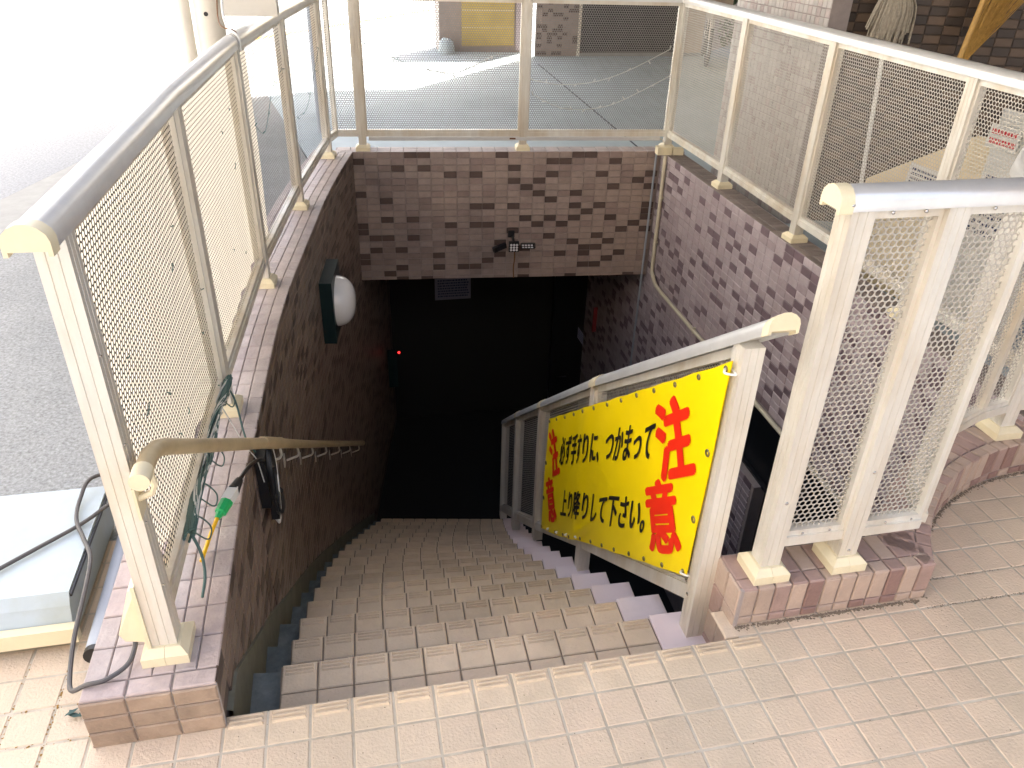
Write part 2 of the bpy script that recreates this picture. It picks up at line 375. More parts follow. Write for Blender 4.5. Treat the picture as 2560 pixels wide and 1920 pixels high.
def bay(parent, a, b, za, zb, detail, H=10.35, low=1.0, trima=.28, trimb=.28, mt=None):
    """one bay of railing between post centres a and b whose feet are at za and zb"""
    a = V(a[0], a[1], za); b = V(b[0], b[1], zb); d = b - a; L = V(d.x, d.y, 0).length; e = d / L
    A = a + e*trima; B = b - e*trimb; u = V(0,0,1); hh = V(d.x, d.y, 0).normalized()
    MB().bar(A + u*(low+.16), B + u*(low+.16), .42, .30).build('bottom_rail', M['alu'], parent)
    MB().bar(A + u*(low+.40), B + u*(low+.40), .30, .17).build('panel_frame', M['alu'], parent)
    MB().bar(A + u*(H-.12), B + u*(H-.12), .30, .22).build('panel_frame', M['alu'], parent)
    for q, s_ in ((A, 1), (B, -1)):
        q = q + e*s_*.06
        MB().obox(q + u*((low+.485+H-.23)/2), hh, V(-hh.y, hh.x, 0), u, .06, .15, (H-.23-low-.485)/2).build('panel_frame', M['alu'], parent)
    perforated(parent, A + e*.10 + u*(low+.46), B - e*.10 + u*(low+.46), B - e*.10 + u*(H-.21), A + e*.10 + u*(H-.21), detail, mt)
def handrail(parent, pts, caps=(True, False), rails=None):
    h = MB().sweep(HB, pts).build('handrail', M['aluw'], parent, smooth=True)
    for k, on in enumerate(caps):
        if not on: continue
        p0, p1 = (Vector(pts[0]), Vector(pts[1])) if k == 0 else (Vector(pts[-1]), Vector(pts[-2])); d = (p0-p1).normalized()
        prof = [(x*1.09, y*1.05 + (.0 if y > .1 else -.03)) for x, y in HB]
        MB().sweep(prof, [p0 - d*.02, p0 + d*.22, p0 + d*.30]).build('end_cap', M['cream'], h, smooth=True)
    return h

# ================================================================== SETTING
# ground sheets (asphalt, road, pavement) pieced round the stairwell opening
def gprism(name, poly, z0, z1, m_, label=None):
    return tag(MB().prism(poly, z0, z1).build(name, m_), kind='structure')
CT = 1.55    # coping height of the stairwell walls
WALL = [(-2.93,-.3),(-2.93,2),(-2.93,5),(-2.90,8),(-2.76,10),(-2.62,13.5),(-2.42,17.5),(-2.10,21.5),(-1.62,25.5),(-1.04,30),(-.36,35.2),(.6,41),(1.64,46.4)]
wallc = catmull([(x, y, 0) for x, y in WALL], 6)
def wall_x(y):
    for a, b in zip(wallc, wallc[1:]):
        if a.y <= y <= b.y: return a.x + (b.x-a.x)*(y-a.y)/(b.y-a.y)
    a, b = wallc[-3], wallc[-1]; return b.x + (y-b.y)*(b.x-a.x)/(b.y-a.y)
outer = []
for i, q in enumerate(wallc):
    a = wallc[max(0, i-1)]; b = wallc[min(len(wallc)-1, i+1)]; d = (b-a).normalized(); outer.append((q.x - d.y*2.94, q.y + d.x*2.94))
outer[0] = (-5.87, -.3)
BK0 = V(1.64, 46.4, 0); BK1 = V(25.1, 44.36, 0); bd = (BK1-BK0).normalized(); bn = V(-bd.y, bd.x, 0)      # back wall line, bn points away from the well
RW0 = V(25.1, 44.36, 0); RW1 = V(24.5, 7.0, 0); rd = (RW1-RW0).normalized(); rn = V(-rd.y, rd.x, 0)         # right wall, rn points away from the well
RC = V(24.5, -4.1, 0); RR = 9.3
G0 = -.02
# asphalt yard to the left, pavement behind, walkway to the right
yard = [(-5.87, 7)] + [q for q in outer if q[1] > 7] + [(-1.35, 47.2), (-3, 58), (-8, 86), (-4, 140), (-60, 140), (-60, 7)]
gprism('asphalt_yard', yard[::-1], -1.2, G0, M['asph'])
bk = [tuple((BK0 - bd*3.1 + bn*1.6)[:2]), tuple((BK1 + bd*2.2 + bn*1.6)[:2]), (27.2, 200), (-4, 200), (-4, 140), (-8, 86), (-3, 58)]
gprism('pavement', bk, -1.2, G0-.003, M['conc'])
gprism('walkway', [(26.2, 6.5), (90, 6.5), (90, 200), (26.6, 200), (26.6, 44)], -1.2, G0-.009, M['conc'])
gprism('outer_ground', [(-400, -400), (500, -400), (500, 900), (-400, 900)], -60, -45, M['asphd'])
for P in ([(-400,-400),(500,-400),(500,-16),(-400,-16)], [(-400,-16),(-60,-16),(-60,900),(-400,900)], [(90,-16),(500,-16),(500,900),(90,900)], [(-60,200),(90,200),(90,900),(-60,900)], [(-60,-16),(-14.05,-16),(-14.05,7),(-60,7)], [(-60,140),(-4,140),(-4,200),(-60,200)], [(40.05,-16),(90,-16),(90,6.5),(40.05,6.5)]):
    gprism('road', P, -1.2, G0-.006, M['asphd'])
# gutter strip and road surface beyond it
sd = V(.27, .963, 0); sn = V(.963, -.27, 0); sp0 = V(-20.9, 44, 0)
def strip_poly(o0, o1, a, b): return [tuple((sp0 + sn*x + sd*y)[:2]) for x, y in ((o0, a), (o1, a), (o1, b), (o0, b))]
gprism('concrete_gutter', strip_poly(.1, 4.2, -36, 85), -.5, G0+.012, M['strip'])
gprism('road_surface', strip_poly(-35, 0.06, -36, 90), -.5, G0+.006, M['asphd'])
gprism('painted_line', [(-12, 120), (-11, 118.5), (22, 165), (21, 166.5)], -.2, G0+.016, M['yline'])
gprism('pavement_joint', [(25.76, 47), (25.94, 47), (27.82, 96), (27.66, 96)], -.2, G0+.004, M['joint'])
# tiled floor bed
gprism('floor_bed', [(-14, -16), (40, -16), (40, 6.6), (24.5, 6.3), (19, 4.5), (16.5, 1.2), (10.4, 1.2), (10.4, -.04), (-5.8, -.04), (-5.8, 7), (-14, 7)], -1.2, -.022, M['grout'])
fl = bpy.data.objects['floor_bed']; fl.name = 'tiled_floor'
T = Tiles(); EX, EY, EZ = V(1,0,0), V(0,1,0), V(0,0,1)
def in_floor(x, y):
    if y < .3 and (y <= 0 or x < -5.8 or x > 10.35): return not (-5.87 < x < -2.93 and y > -.3)
    if x < -5.87: return y < 7
    return x > 15.5 and (V(x, y, 0)-RC).length < RR if x < 24.5 else y < 5.2
nos = Tiles()
for i in range(-14, 40):
    for j in range(-16, 8):
        cs = [(i+.08, j+.08), (i+.92, j+.08), (i+.92, j+.92), (i+.08, j+.92)]
        if not any(in_floor(*q) for q in cs): continue
        if j >= 0 and -5.87 < i + .5 < 10.2: continue
        c = V(i+.5, j+.5, -.06)
        if j == -1 and -3 <= i <= 10: nos.add(c + V(0, 0, 0), EX, EY, EZ, .955, .965, .06, M['nosing'], True)
        else:
            wob = random.uniform(-.004, .004); T.add(c + V(0, 0, wob), EX, EY, EZ, .955, .955, .06, M['floor'])
nos.done(fl, 'nosing_tile', 'nosing_tile_run'); T.done(fl, 'floor_tile', 'floor_tile_field')

rg = random.Random(31); b = MB()
def blob(x, y, r, z=-.012):
    n_ = 6; a0 = rg.uniform(0, 6); P = [(x + r*rg.uniform(.5, 1.2)*math.cos(a0+k*2*math.pi/n_), y + r*rg.uniform(.5, 1.2)*math.sin(a0+k*2*math.pi/n_), z + rg.uniform(0, .006)) for k in range(n_)]; b.add(P, [tuple(range(n_))])
for k in range(900):
    if rg.random() < .5: x, y = rg.choice((-9, -8, -7)) + rg.gauss(0, .025), rg.uniform(-4, 2.5)
    else: x, y = rg.uniform(-11, -6), rg.choice((-3, -2, -1, 0, 1)) + rg.gauss(0, .025)
    if abs(x + 7) < .1 or rg.random() < .45: blob(x, y, rg.uniform(.01, .035))
tag(b.build('joint_moss', M['moss'], fl, fix=False), kind='stuff')
b = MB()
for k in range(1500):
    i_ = rg.random()
    if i_ < .45: x, y = rg.uniform(10.4, 16.2), .34 - abs(rg.gauss(0, .05))
    else:
        a = R(rg.uniform(90, 151)); r_ = RR - abs(rg.gauss(0, .06)); x, y = RC.x + r_*math.cos(a), RC.y + r_*math.sin(a)
    blob(x, y, rg.uniform(.01, .05), .003)
for k in range(260): blob(rg.uniform(-3, 24), rg.uniform(-6, 0), rg.uniform(.008, .022), .004)
for k in range(500):
    t = rg.random(); blob(16.3 + t*9 + rg.gauss(0, .03), rg.choice((0, 0, 1)) + rg.gauss(0, .03), rg.uniform(.01, .03), -.01)
tag(b.build('dirt_specks', M['dirt'], fl, fix=False), kind='stuff')

# ------------------------------------------------------------------ stairs
Lp = [(-2.02,0),(-2.02,2.93),(-2.04,5.56),(-2.06,8.27),(-2.02,10.95),(-1.95,13.61),(-1.85,16.28),(-1.74,18.93),(-1.55,21.6),(-1.32,24.27),(-1.01,26.9)]
ang = [0,-1,-1.4,-2.2,-2.9,-3.7,-4.2,-4.9,-5.8,-6.5,-7.1]
for k in range(6):
    h = R(8.2 + k*.6); Lp.append((Lp[-1][0] + 2.65*math.sin(h), Lp[-1][1] + 2.65*math.cos(h))); ang.append(-7.7 - .5*k)
RIS = 1.9
sb = MB(); tread = []
for k in range(1, 17):
    a = R(ang[k]); ex = V(math.cos(a), math.sin(a), 0); ey = V(-math.sin(a), math.cos(a), 0); L = V(*Lp[k], 0); z = -RIS*k
    a0 = R(ang[k-1]); ex0 = V(math.cos(a0), math.sin(a0), 0); L0 = V(*Lp[k-1], 0)
    A, B = L - ex*.03, L + ex*12.6; D, E_ = L0 - ex0*.03, L0 + ex0*12.6
    zb = -34
    sb.prism([tuple(q[:2]) for q in (D - (ey*.05), E_ - ey*.05, B - ey*.03, A - ey*.03)], zb + k*.003, z - .06)
    tread.append((L, ex, ey, z))
stairs = tag(sb.build('stairs', M['sgrout']), kind='structure')
NT = Tiles(); TT = Tiles(); ST = Tiles()
for k, (L, ex, ey, z) in enumerate(tread):
    for i in range(11):
        c = L + ex*(1.005*i + .5) - ey*.5; c.z = z - .06; NT.add(c, ex, ey, EZ, .955, .965, .06, M['nosing'], True)
        c = L + ex*(1.005*i + .5) - ey*1.5; c.z = z - .06; TT.add(c, ex, ey, EZ, .955, .955, .06, M['floor'])
        c = L + ex*(1.005*i + .5) - ey*2.4; c.z = z - .06; TT.add(c, ex, ey, EZ, .955, .78, .06, M['floor'])
    c = L + ex*(11.1 + .75) - ey*1.40; c.z = z - .06; ST.add(c, ex, ey, EZ, 1.56, 2.86, .12, M['slab'])
    gx = wall_x(L.y); q = MB(); y0 = L.y - 2.7; L1 = Lp[k]
    q.prism([(L.x-.04, L.y), (gx+.02, L.y + (L.x-gx)*.12), (wall_x(max(0, y0))+.02, y0), (L1[0]-.04, y0)], -34, z - .30)
    q.build('gutter_block', M['gutter'], stairs)
NT.done(stairs, 'nosing_tile', 'nosing_tile_run'); TT.done(stairs, 'tread_tile', 'tread_tile_field'); ST.done(stairs, 'side_slab', 'side_slab_run')
# basement floor, ceiling and far walls
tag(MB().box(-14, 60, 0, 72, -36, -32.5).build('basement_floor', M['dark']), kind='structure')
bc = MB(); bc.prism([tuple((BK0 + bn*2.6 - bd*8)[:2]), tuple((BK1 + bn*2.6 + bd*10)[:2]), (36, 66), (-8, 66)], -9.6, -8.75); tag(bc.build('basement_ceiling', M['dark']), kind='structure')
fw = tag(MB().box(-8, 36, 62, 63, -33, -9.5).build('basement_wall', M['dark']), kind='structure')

# ------------------------------------------------------------------ left stairwell wall
def thick_wall(parent, line, side, depth, z0, z1, m_):
    P = []; n = len(line); O = []
    for i, q in enumerate(line):
        a = line[max(0, i-1)]; b = line[min(n-1, i+1)]; d = (Vector(b)-Vector(a)).normalized(); O.append(Vector(q) + V(-d.y, d.x, 0)*side*depth)
    poly = [tuple(q[:2]) for q in line] + [tuple(q[:2]) for q in reversed(O)]
    b = MB()
    for i in range(n-1):
        quad = [line[i], line[i+1], O[i+1], O[i]]; b.prism([tuple(Vector(q)[:2]) for q in quad], z0, z1)
    return b.build('wall_core', m_, parent)
lw = thing('stairwell_wall', (-4.4, -.3, 0), 'curved brown mosaic-tiled wall with pale coping left of the stairs', 'wall')
lc = wallc + [V(3.6, 57, 0), V(4.6, 62, 0)]
lc[0] = V(-2.93, -.24, 0)
lcA = [q for q in lc if q.y < 47]; lcB = [q for q in lc if q.y > 45]
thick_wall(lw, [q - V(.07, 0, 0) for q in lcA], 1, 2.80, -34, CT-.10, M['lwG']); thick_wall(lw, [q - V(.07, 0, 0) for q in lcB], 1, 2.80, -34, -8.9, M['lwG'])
thick_wall(lw, [q - V(.11, 0, 0) for q in lcA], 1, 2.74, CT-.0999, CT-.07, M['copgrout']).name = 'coping_bed'
rn_ = random.Random(3)
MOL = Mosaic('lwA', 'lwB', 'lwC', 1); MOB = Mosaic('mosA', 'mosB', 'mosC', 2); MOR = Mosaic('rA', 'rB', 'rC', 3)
T = Tiles()
samp = resample([q for q in lc], 1.0)
for k, (p, d) in enumerate(samp):
    p = p + d*.5; nz = V(d.y, -d.x, 0)
    if p.y > 60: continue
    for r in range(66):
        z = CT - .25 - .5*r
        if z < .55 - .715*p.y or z < -32: break
        if p.y > 46.2 and z > -9: continue
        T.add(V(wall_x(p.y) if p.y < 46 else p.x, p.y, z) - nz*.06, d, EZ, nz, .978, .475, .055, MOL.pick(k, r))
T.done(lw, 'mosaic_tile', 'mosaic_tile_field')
# end face and coping
MB().box(-5.86, -2.94, -.285, -.20, 0, CT-.08).build('end_grout', M['copgrout'], lw)
T = Tiles()
for i in range(3):
    for r in range(4):
        hh = .455 if r < 3 else .06
        z = CT - .05 - .25 - .5*r if r < 3 else .04
        T.add(V(-5.385 + .98*i, -.28, z), EX, EZ, V(0,-1,0), .95, hh, .06, M['copT'])
    T.add(V(-5.38 + .98*i, -.05, CT-.07), EX, EY, EZ, .93, .44, .07, M['copP'])
for c_ in range(6):
    off = .25 + .49*c_
    for k, (p, d) in enumerate(resample([V(-2.93, .20, 0)] + [q for q in wallc if q.y > .25], 1.0)):
        p = p + d*.5; nz = V(-d.y, d.x, 0)
        if p.y > 47 or (c_ == 2 and False): continue
        q = V(p.x, p.y, CT-.07) + nz*off; yy = p.y
        m_ = M['copP'] if yy < 7 and rn_.random() < .75 - yy*.06 else M['copL']
        if yy > .6 or c_ in (0, 1, 4, 5, 2, 3): T.add(q + d*((c_ % 2)*0), nz, d, EZ, .472, .975, .07, m_)
T.done(lw, 'coping_tile', 'coping_tile_run')
# mortar skirting along the stairs
sk = MB()
ys = [.2 + i*1.2 for i in range(37)]
for a, b in zip(ys, ys[1:]):
    xa, xb = wall_x(a)+.02, wall_x(b)+.02; za, zb_ = .95-.722*a, .95-.722*b; za = min(za, -.05); zb_ = min(zb_, -.05)
    P = [(xa-.1, a, za-3), (xb-.1, b, zb_-3), (xb-.1, b, zb_), (xa-.1, a, za), (xa+.05, a, za-3), (xb+.05, b, zb_-3), (xb+.05, b, zb_-.05), (xa+.05, a, za-.05)]
    sk.add(P, [(4,5,6,7),(3,2,6,7),(0,1,2,3)])
sk.build('mortar_skirting', M['skirt'], lw, fix=True)

# ------------------------------------------------------------------ back beam wall
bw = thing('beam_wall', tuple(BK0.lerp(BK1, .5)), 'brown mosaic-tiled wall across the stairwell above the dark opening', 'wall')
P = [BK0 - bd*1.3, BK1 + bd*1.9]
MB().prism([tuple(q[:2]) for q in (P[0] + bn*.06, P[1] + bn*.06, P[1] + bn*1.6, P[0] + bn*1.6)], -8.72, CT-.07).build('wall_core', M['mgrout'], bw)
T = Tiles(); Lb = (BK1-BK0).length
for i in range(24):
    for r in range(21):
        hh = .46 if r < 20 else .23
        c = BK0 + bd*(.3 + .985*i); c.z = CT - .25 - .5*r + (0 if r < 20 else .11)
        if (c - BK0).dot(bd) > Lb: continue
        T.add(c + bn*.055, bd, EZ, -bn, .958, hh + .006, .055, MOB.pick(i, r))
T.done(bw, 'mosaic_tile', 'mosaic_tile_field')
T = Tiles()
for i in range(-1, 25):
    for r in range(3):
        c = BK0 + bd*(.3 + .985*i) + bn*(.25 + .5*r); c.z = CT-.07; T.add(c, bd, bn, EZ, .95, .46, .07, M['copL'])
T.done(bw, 'coping_tile', 'coping_tile_run')

# ------------------------------------------------------------------ right stairwell wall
rw = thing('stairwell_wall', (25.6, 25, 0), 'mosaic-tiled wall right of the stairwell, sky tint in its colour, dark ribbed coping', 'wall')
b = MB(); b.prism([tuple(q[:2]) for q in (RW0 + rn*.06 - rd*.2, RW1 + rn*.06, RW1 + rn*1.6, RW0 + rn*1.6 - rd*.2)], -8.72, CT-.07)
far0 = RW0 - rd*18
b.prism([tuple(q[:2]) for q in (far0 + rn*.063, RW0 + rd*11.5 + rn*.063, RW0 + rd*11.5 + rn*1.5, far0 + rn*1.5)], -33, -8.73)
b.prism([tuple(q[:2]) for q in (RW0 + rd*11.5 + rn*.06, RW0 + rd*22.3 + rn*.06, RW0 + rd*22.3 + rn*1.4, RW0 + rd*11.5 + rn*1.4)], -33, -14)
b.build('wall_core', M['mgrout'], rw)
T = Tiles(); Lr = (RW1-RW0).length
for i in range(-17, 38):
    s0 = i + .5
    for r in range(66):
        z = CT - .25 - .5*r; c = RW0 + rd*s0; c.z = z
        if s0 < 0 and z > -8.8: continue
        if s0 > 11.5 and -14 < z < -8.6: continue
        if s0 > 22.3 and z < -8.6: continue
        if z < -27: continue
        T.add(c + rn*.055, rd, EZ, -rn, .968, .468, .055, MOR.pick(i, r))
T.done(rw, 'mosaic_tile', 'mosaic_tile_field')
T = Tiles()
for i in range(38):
    c = RW0 + rd*(i+.5) + rn*.24; c.z = CT-.07; T.add(c, rd, rn, EZ, .955, .43, .07, M['copD'])
for i in range(76):
    c = RW0 + rd*(i*.5+.25) + rn*.98; c.z = CT-.07; T.add(c, rd, rn, EZ, .455, .97, .07, M['copD'])
T.done(rw, 'coping_tile', 'coping_tile_run')
# dark glazing below the beam
MB().prism([tuple(q[:2]) for q in (RW0 + rd*11.6 + rn*.9, RW1 + rn*.9, RW1 + rn*1.1, RW0 + rd*11.6 + rn*1.1)], -33, -8.74).build('window_glass', M['darkglass'], rw)
MB().bar(RW0 + rd*11.6 + rn*.7 + V(0,0,-13.95), RW1 + rn*.7 + V(0,0,-13.95), .3, .22).build('window_frame', M['black'], rw)

# ------------------------------------------------------------------ curb with the curved end
cb = thing('tiled_curb', (13, .3, 0), 'low curb of upright tan and rose tiles sweeping round to the right', 'curb')
CH = 1.35
cl = [V(10.42, .36, 0), V(16.05, .36, 0)]
for a in range(150, 88, -4): cl.append(RC + V(math.cos(R(a)), math.sin(R(a)), 0)*RR)
cl += [V(40, 5.2, 0)]
ci = []
n = len(cl)
for i, q in enumerate(cl):
    a = (q - cl[i-1]).normalized() if i else (cl[1]-q).normalized(); b2 = (cl[i+1]-q).normalized() if i < n-1 else a
    d = (a+b2).normalized(); ci.append(q + V(-d.y, d.x, 0)*1.46/max(.5, d.dot(a)))
b = MB()
for i in range(n-1):
    o = V(0,0,0); nn = (cl[i+1]-cl[i]).normalized(); nn = V(-nn.y, nn.x, 0)*.06
    b.prism([tuple((q)[:2]) for q in (cl[i]+nn, cl[i+1]+nn, ci[i+1], ci[i])], -33, CH-.07)
b.build('curb_core', M['mgrout'], cb)
T = Tiles(); rc_ = random.Random(11)
def cmat():
    v = rc_.random(); return M['cA'] if v < .62 else (M['cB'] if v < .82 else M['cC'])
for seg in (cl[:2], cl[1:-1], cl[-2:]):
    for p, d in resample(seg, .5):
        p = p + d*.25; nz = V(-d.y, d.x, 0)
        if p.x > 39: continue
        mm = cmat()
        T.add(V(p.x, p.y, .82) + nz*.055, d, EZ, -nz, .45, .955, .055, mm)
        T.add(V(p.x, p.y, .165) + nz*.055, d, EZ, -nz, .45, .26, .05, cmat())
        m2 = M['cA'] if rc_.random() < .6 else M['cB']
        T.add(V(p.x, p.y, CH-.07) + nz*.22, d, nz, EZ, .45, .41, .07, m2)
        T.add(V(p.x, p.y, CH-.07) + nz*.93, d, nz, EZ, .45, .94, .07, M['cB'] if rc_.random() < .5 else M['cA'])
for r in range(12):
    for q in range(2): T.add(V(10.42, .36 + .38 + .72*q, .85 - 1.0*r), V(0,-1,0), EZ, V(-1,0,0), .68, .955, .055, M['cB'] if q and r % 2 else M['cA'])
T.done(cb, 'curb_tile', 'curb_tile_run')
MB().obox((10.44, .40, .675), EX, EY, EZ, .05, .05, .67).build('corner_grout', M['mgrout'], cb)

# ------------------------------------------------------------------ railings
# left
PL = [(-4.11, .93), (-3.86, 11.5), (-3.2, 22.5), (-1.87, 33.8), (-.12, 45.1), (.55, 47.15)]
lr = thing('railing', (-4.1, .9, CT), 'long aluminium railing with perforated panels curving back along the left wall', 'railing', 'aluminium railings round the stairwell')
posts = []
for i, q in enumerate(PL[:5]):
    a = PL[min(i+1, 5)]; b = PL[max(i-1, 0)]; an = math.atan2(a[1]-b[1], a[0]-b[0]) - math.pi/2
    posts.append(add_post(lr, q[0], q[1], CT, CT+10.35, 0 if i == 0 else an))
for i in range(5):
    bay(lr, PL[i], PL[i+1], CT, CT, 2 if i == 0 else (1 if i == 1 else 0), trimb=.28 if i < 4 else .1, mt='meshL')
HZ = CT + 10.35
hp = [(-4.13, 0.10), (-4.11, .93), (-3.86, 11.5), (-3.2, 22.4)]
handrail(lr, [(x, y, HZ) for x, y in hp])
hp = [(-3.185, 22.62), (-1.87, 33.8), (-.12, 45.1), (.55, 47.15)]
handrail(lr, [(x, y, HZ) for x, y in hp], caps=(False, False))
MB().sweep([(x*.9, y*.9) for x, y in HB], [(-3.2, 22.4, HZ+.02), (-3.185, 22.62, HZ+.02)]).build('joint_sleeve', M['black'], lr)
for z in (3.2, 5.0, 7.0, 9.0): screw(lr, (-3.83, .75, z+CT-1), (1, 0, 0), .03)
# back
br = thing('railing', (13, 46, CT), 'aluminium railing with perforated panels across the back of the stairwell', 'railing', 'aluminium railings round the stairwell')
PB = [(.55, 47.15), (2.45, 46.97), (14.4, 45.93), (25.75, 44.95)]
ab = math.atan2(bd.y, bd.x)
for q in PB[1:]: add_post(br, q[0], q[1], CT, CT+10.35, ab)
for i in range(3): bay(br, PB[i], PB[i+1], CT, CT, 0, trima=.28 if i else .05, mt='meshB')
handrail(br, [(x, y, HZ+.01) for x, y in PB], caps=(False, False))
# right
rr = thing('railing', (25.5, 25, CT), 'bright aluminium railing with perforated panels along the right side of the stairwell', 'railing', 'aluminium railings round the stairwell')
PR = [(25.75, 44.95), (25.72, 34.85), (25.45, 24.7), (25.3, 14.6), (25.2, 6.55)]
for q in PR[1:4]: add_post(rr, q[0], q[1], CT, CT+10.35, .015)
for i in range(4): bay(rr, PR[i], PR[i+1], CT, CT, 0 if i == 0 else 1)
handrail(rr, [(x, y, HZ+.02) for x, y in PR], caps=(False, False))
# near right, curving away
nr = thing('railing', (13, 1, CH), 'near railing on the curb with upright posts and rounded handrail running off right', 'railing', 'aluminium railings round the stairwell')
PN = [(11.33, 1.0), (13.66, 1.0)]
arc = [tuple((RC + V(math.cos(R(a)), math.sin(R(a)), 0)*(RR+.85))[:2]) for a in (147, 138, 128, 118, 107, 98)]
PC = [(15.9, 1.02)] + arc[1:] + [(34, 6.05)]
for q in PN + [arc[-1], (29, 6.05)]: add_post(nr, q[0], q[1], CH, CH+10.35)
bay(nr, PN[0], PN[1], CH, CH, 2); bay(nr, PN[1], PC[0], CH, CH, 2, trimb=.1)
for i in range(len(PC)-1): bay(nr, PC[i], PC[i+1], CH, CH, 1 if i < 5 else 0, trima=.02 if 0 < i < 5 else .1, trimb=.02 if i < 4 else .28)
NH = CH + 10.35
handrail(nr, [(10.98, 1.0, NH), (11.33, 1.0, NH), (15.9, 1.02, NH)] + [(x, y, NH) for x, y in arc[1:]] + [(34, 6.05, NH)])
for x in (12.1, 12.9, 14.6, 15.4):
    screw(nr, (x, .83, NH-.1), (0, -1, 0), .045); screw(nr, (x, .80, CH+1.42), (0, -1, 0), .04)
for z in (CH+.62, CH+3.3): screw(nr, (13.66, .725, z), (0, -1, 0), .05)
screw(nr, (11.33, .725, CH+2.6), (0, -1, 0), .05)
screw(nr, (10.98, .66, NH+.15), (0, -1, 0), .05)
# stair divider railing carrying the banner
sr = thing('railing', (10.1, 2, -1.9), 'grey stair railing beside the steps descending behind the yellow banner', 'railing', 'aluminium railings round the stairwell')
PS = [(10.12, 1.98, -1.9, 8.05), (10.32, 12.7, -9.45, .45), (10.55, 21.6, -15.2, -6.2), (10.95, 28.9, -20.8, -11.6), (11.6, 36.2, -26, -17)]
for i, q in enumerate(PS): add_post(sr, q[0], q[1], q[2]-(1.2 if i == 0 else .3), q[3], -.02*i, cover=False)
def slope_bay(a, b, det):
    A = V(a[0], a[1], a[3]); B = V(b[0], b[1], b[3]); d = B-A; Lh = V(d.x, d.y, 0).length; e = d/Lh; u = V(0,0,1)
    A2 = A + e*.28; B2 = B - e*.28; hh = V(d.x, d.y, 0).normalized(); dn = -8.35
    MB().bar(A2 + u*-.15, B2 + u*-.15, .28, .26).build('panel_frame', M['alu'], sr)
    MB().bar(A2 + u*dn, B2 + u*dn, .42, .48).build('bottom_rail', M['alu'], sr)
    MB().bar(A2 + u*(dn+.33), B2 + u*(dn+.33), .28, .16).build('panel_frame', M['alu'], sr)
    for q, s_ in ((A2, 1), (B2, -1)):
        q = q + e*s_*.06 + u*(-4.1); MB().obox(q, hh, V(-hh.y, hh.x, 0), u, .055, .14, 3.8).build('panel_frame', M['alu'], sr)
    perforated(sr, A2 + e*.1 + u*(dn+.4), B2 - e*.1 + u*(dn+.4), B2 - e*.1 + u*-.26, A2 + e*.1 + u*-.26, det)
for i in range(4): slope_bay(PS[i], PS[i+1], 1 if i == 0 else 0)
def at_s(t):  # point on top line
    for a, b in zip(PS, PS[1:]):
        if a[1] <= t <= b[1]:
            f = (t-a[1])/(b[1]-a[1]); return V(a[0]+(b[0]-a[0])*f, t, a[3]+(b[3]-a[3])*f)
    a, b = PS[0], PS[1]; f = (t-a[1])/(b[1]-a[1]); return V(a[0]+(b[0]-a[0])*f, t, a[3]+(b[3]-a[3])*f)
handrail(sr, [at_s(.95) + V(0,0,.02), at_s(1.98) + V(0,0,.02), at_s(12.3) + V(0,0,.02)])
for t0, t1 in ((13.0, 21.3), (21.9, 28.7), (29.1, 36.2)): handrail(sr, [at_s(t0) + V(0,0,.02), at_s(t1) + V(0,0,.02)], caps=(False, False))
for t0, t1 in ((12.3, 13.0), (21.3, 21.9), (28.7, 29.1)):
    MB().sweep([(x*1.1, y*1.08) for x, y in HB], [at_s(t0) + V(0,0,.02), at_s(t1) + V(0,0,.02)]).build('joint_sleeve', M['cream'], sr, smooth=True)
for q in (PS[0],): screw(sr, (9.84, 2.1, -.4), (-1, 0, 0), .06)
screw(sr, (9.92, 2.45, -.2), (-1, 0, 0), .06); screw(sr, (10.05, 13.1, -7.6), (-1, 0, 0), .06)

# ------------------------------------------------------------------ banner
bn_ = thing('banner', (9.9, 10, -2), 'yellow vinyl banner with red and black writing tied to the stair railing', 'banner')
TL, TR, BR_, BL = V(10.17,19.08,-5.23), V(9.80,1.95,7.62), V(9.80,2.22,.2), V(10.18,19.33,-12.76)
def bsurf(s, t, off=0):
    q = (BL*(1-s) + BR_*s)*(1-t) + (TL*(1-s) + TR*s)*t
    bulge = .10*math.exp(-((s-.365)/.05)**2) + .012*math.sin(23*s + 4*t) + .010*math.sin(41*s - 9*t)
    fold = .10*math.exp(-((t-.07-(s-.40)*1.1)/.035)**2)*math.exp(-((s-.42)/.08)**2)
    sag = -.28*math.sin(min(1, max(0, (s-.02)/.36))*math.pi)*(1-t)**3*(1 if s < .4 else 0)
    edge = .05*math.sin(s*math.pi*9)**2*((t > .9)*(t-.9)*10 - (t < .1)*(.1-t)*10)
    return V(q.x - .06 - bulge - fold - off, q.y, q.z + sag*.5 - edge*.6)
b = MB(); NS, NTt = 120, 36
for th, fl_ in ((0, 0), (-.02, 1)):
    base = len(b.v); b.v += [tuple(bsurf(i/NS, j/NTt, th)) for i in range(NS+1) for j in range(NTt+1)]
    fs = [(base+i*(NTt+1)+j, base+(i+1)*(NTt+1)+j, base+(i+1)*(NTt+1)+j+1, base+i*(NTt+1)+j+1) for i in range(NS) for j in range(NTt)]
    b.f += [f[::-1] for f in fs] if fl_ else fs; b.mi += [0]*len(fs)
b.build('banner_sheet', M['yel'], bn_, smooth=True, fix=False)
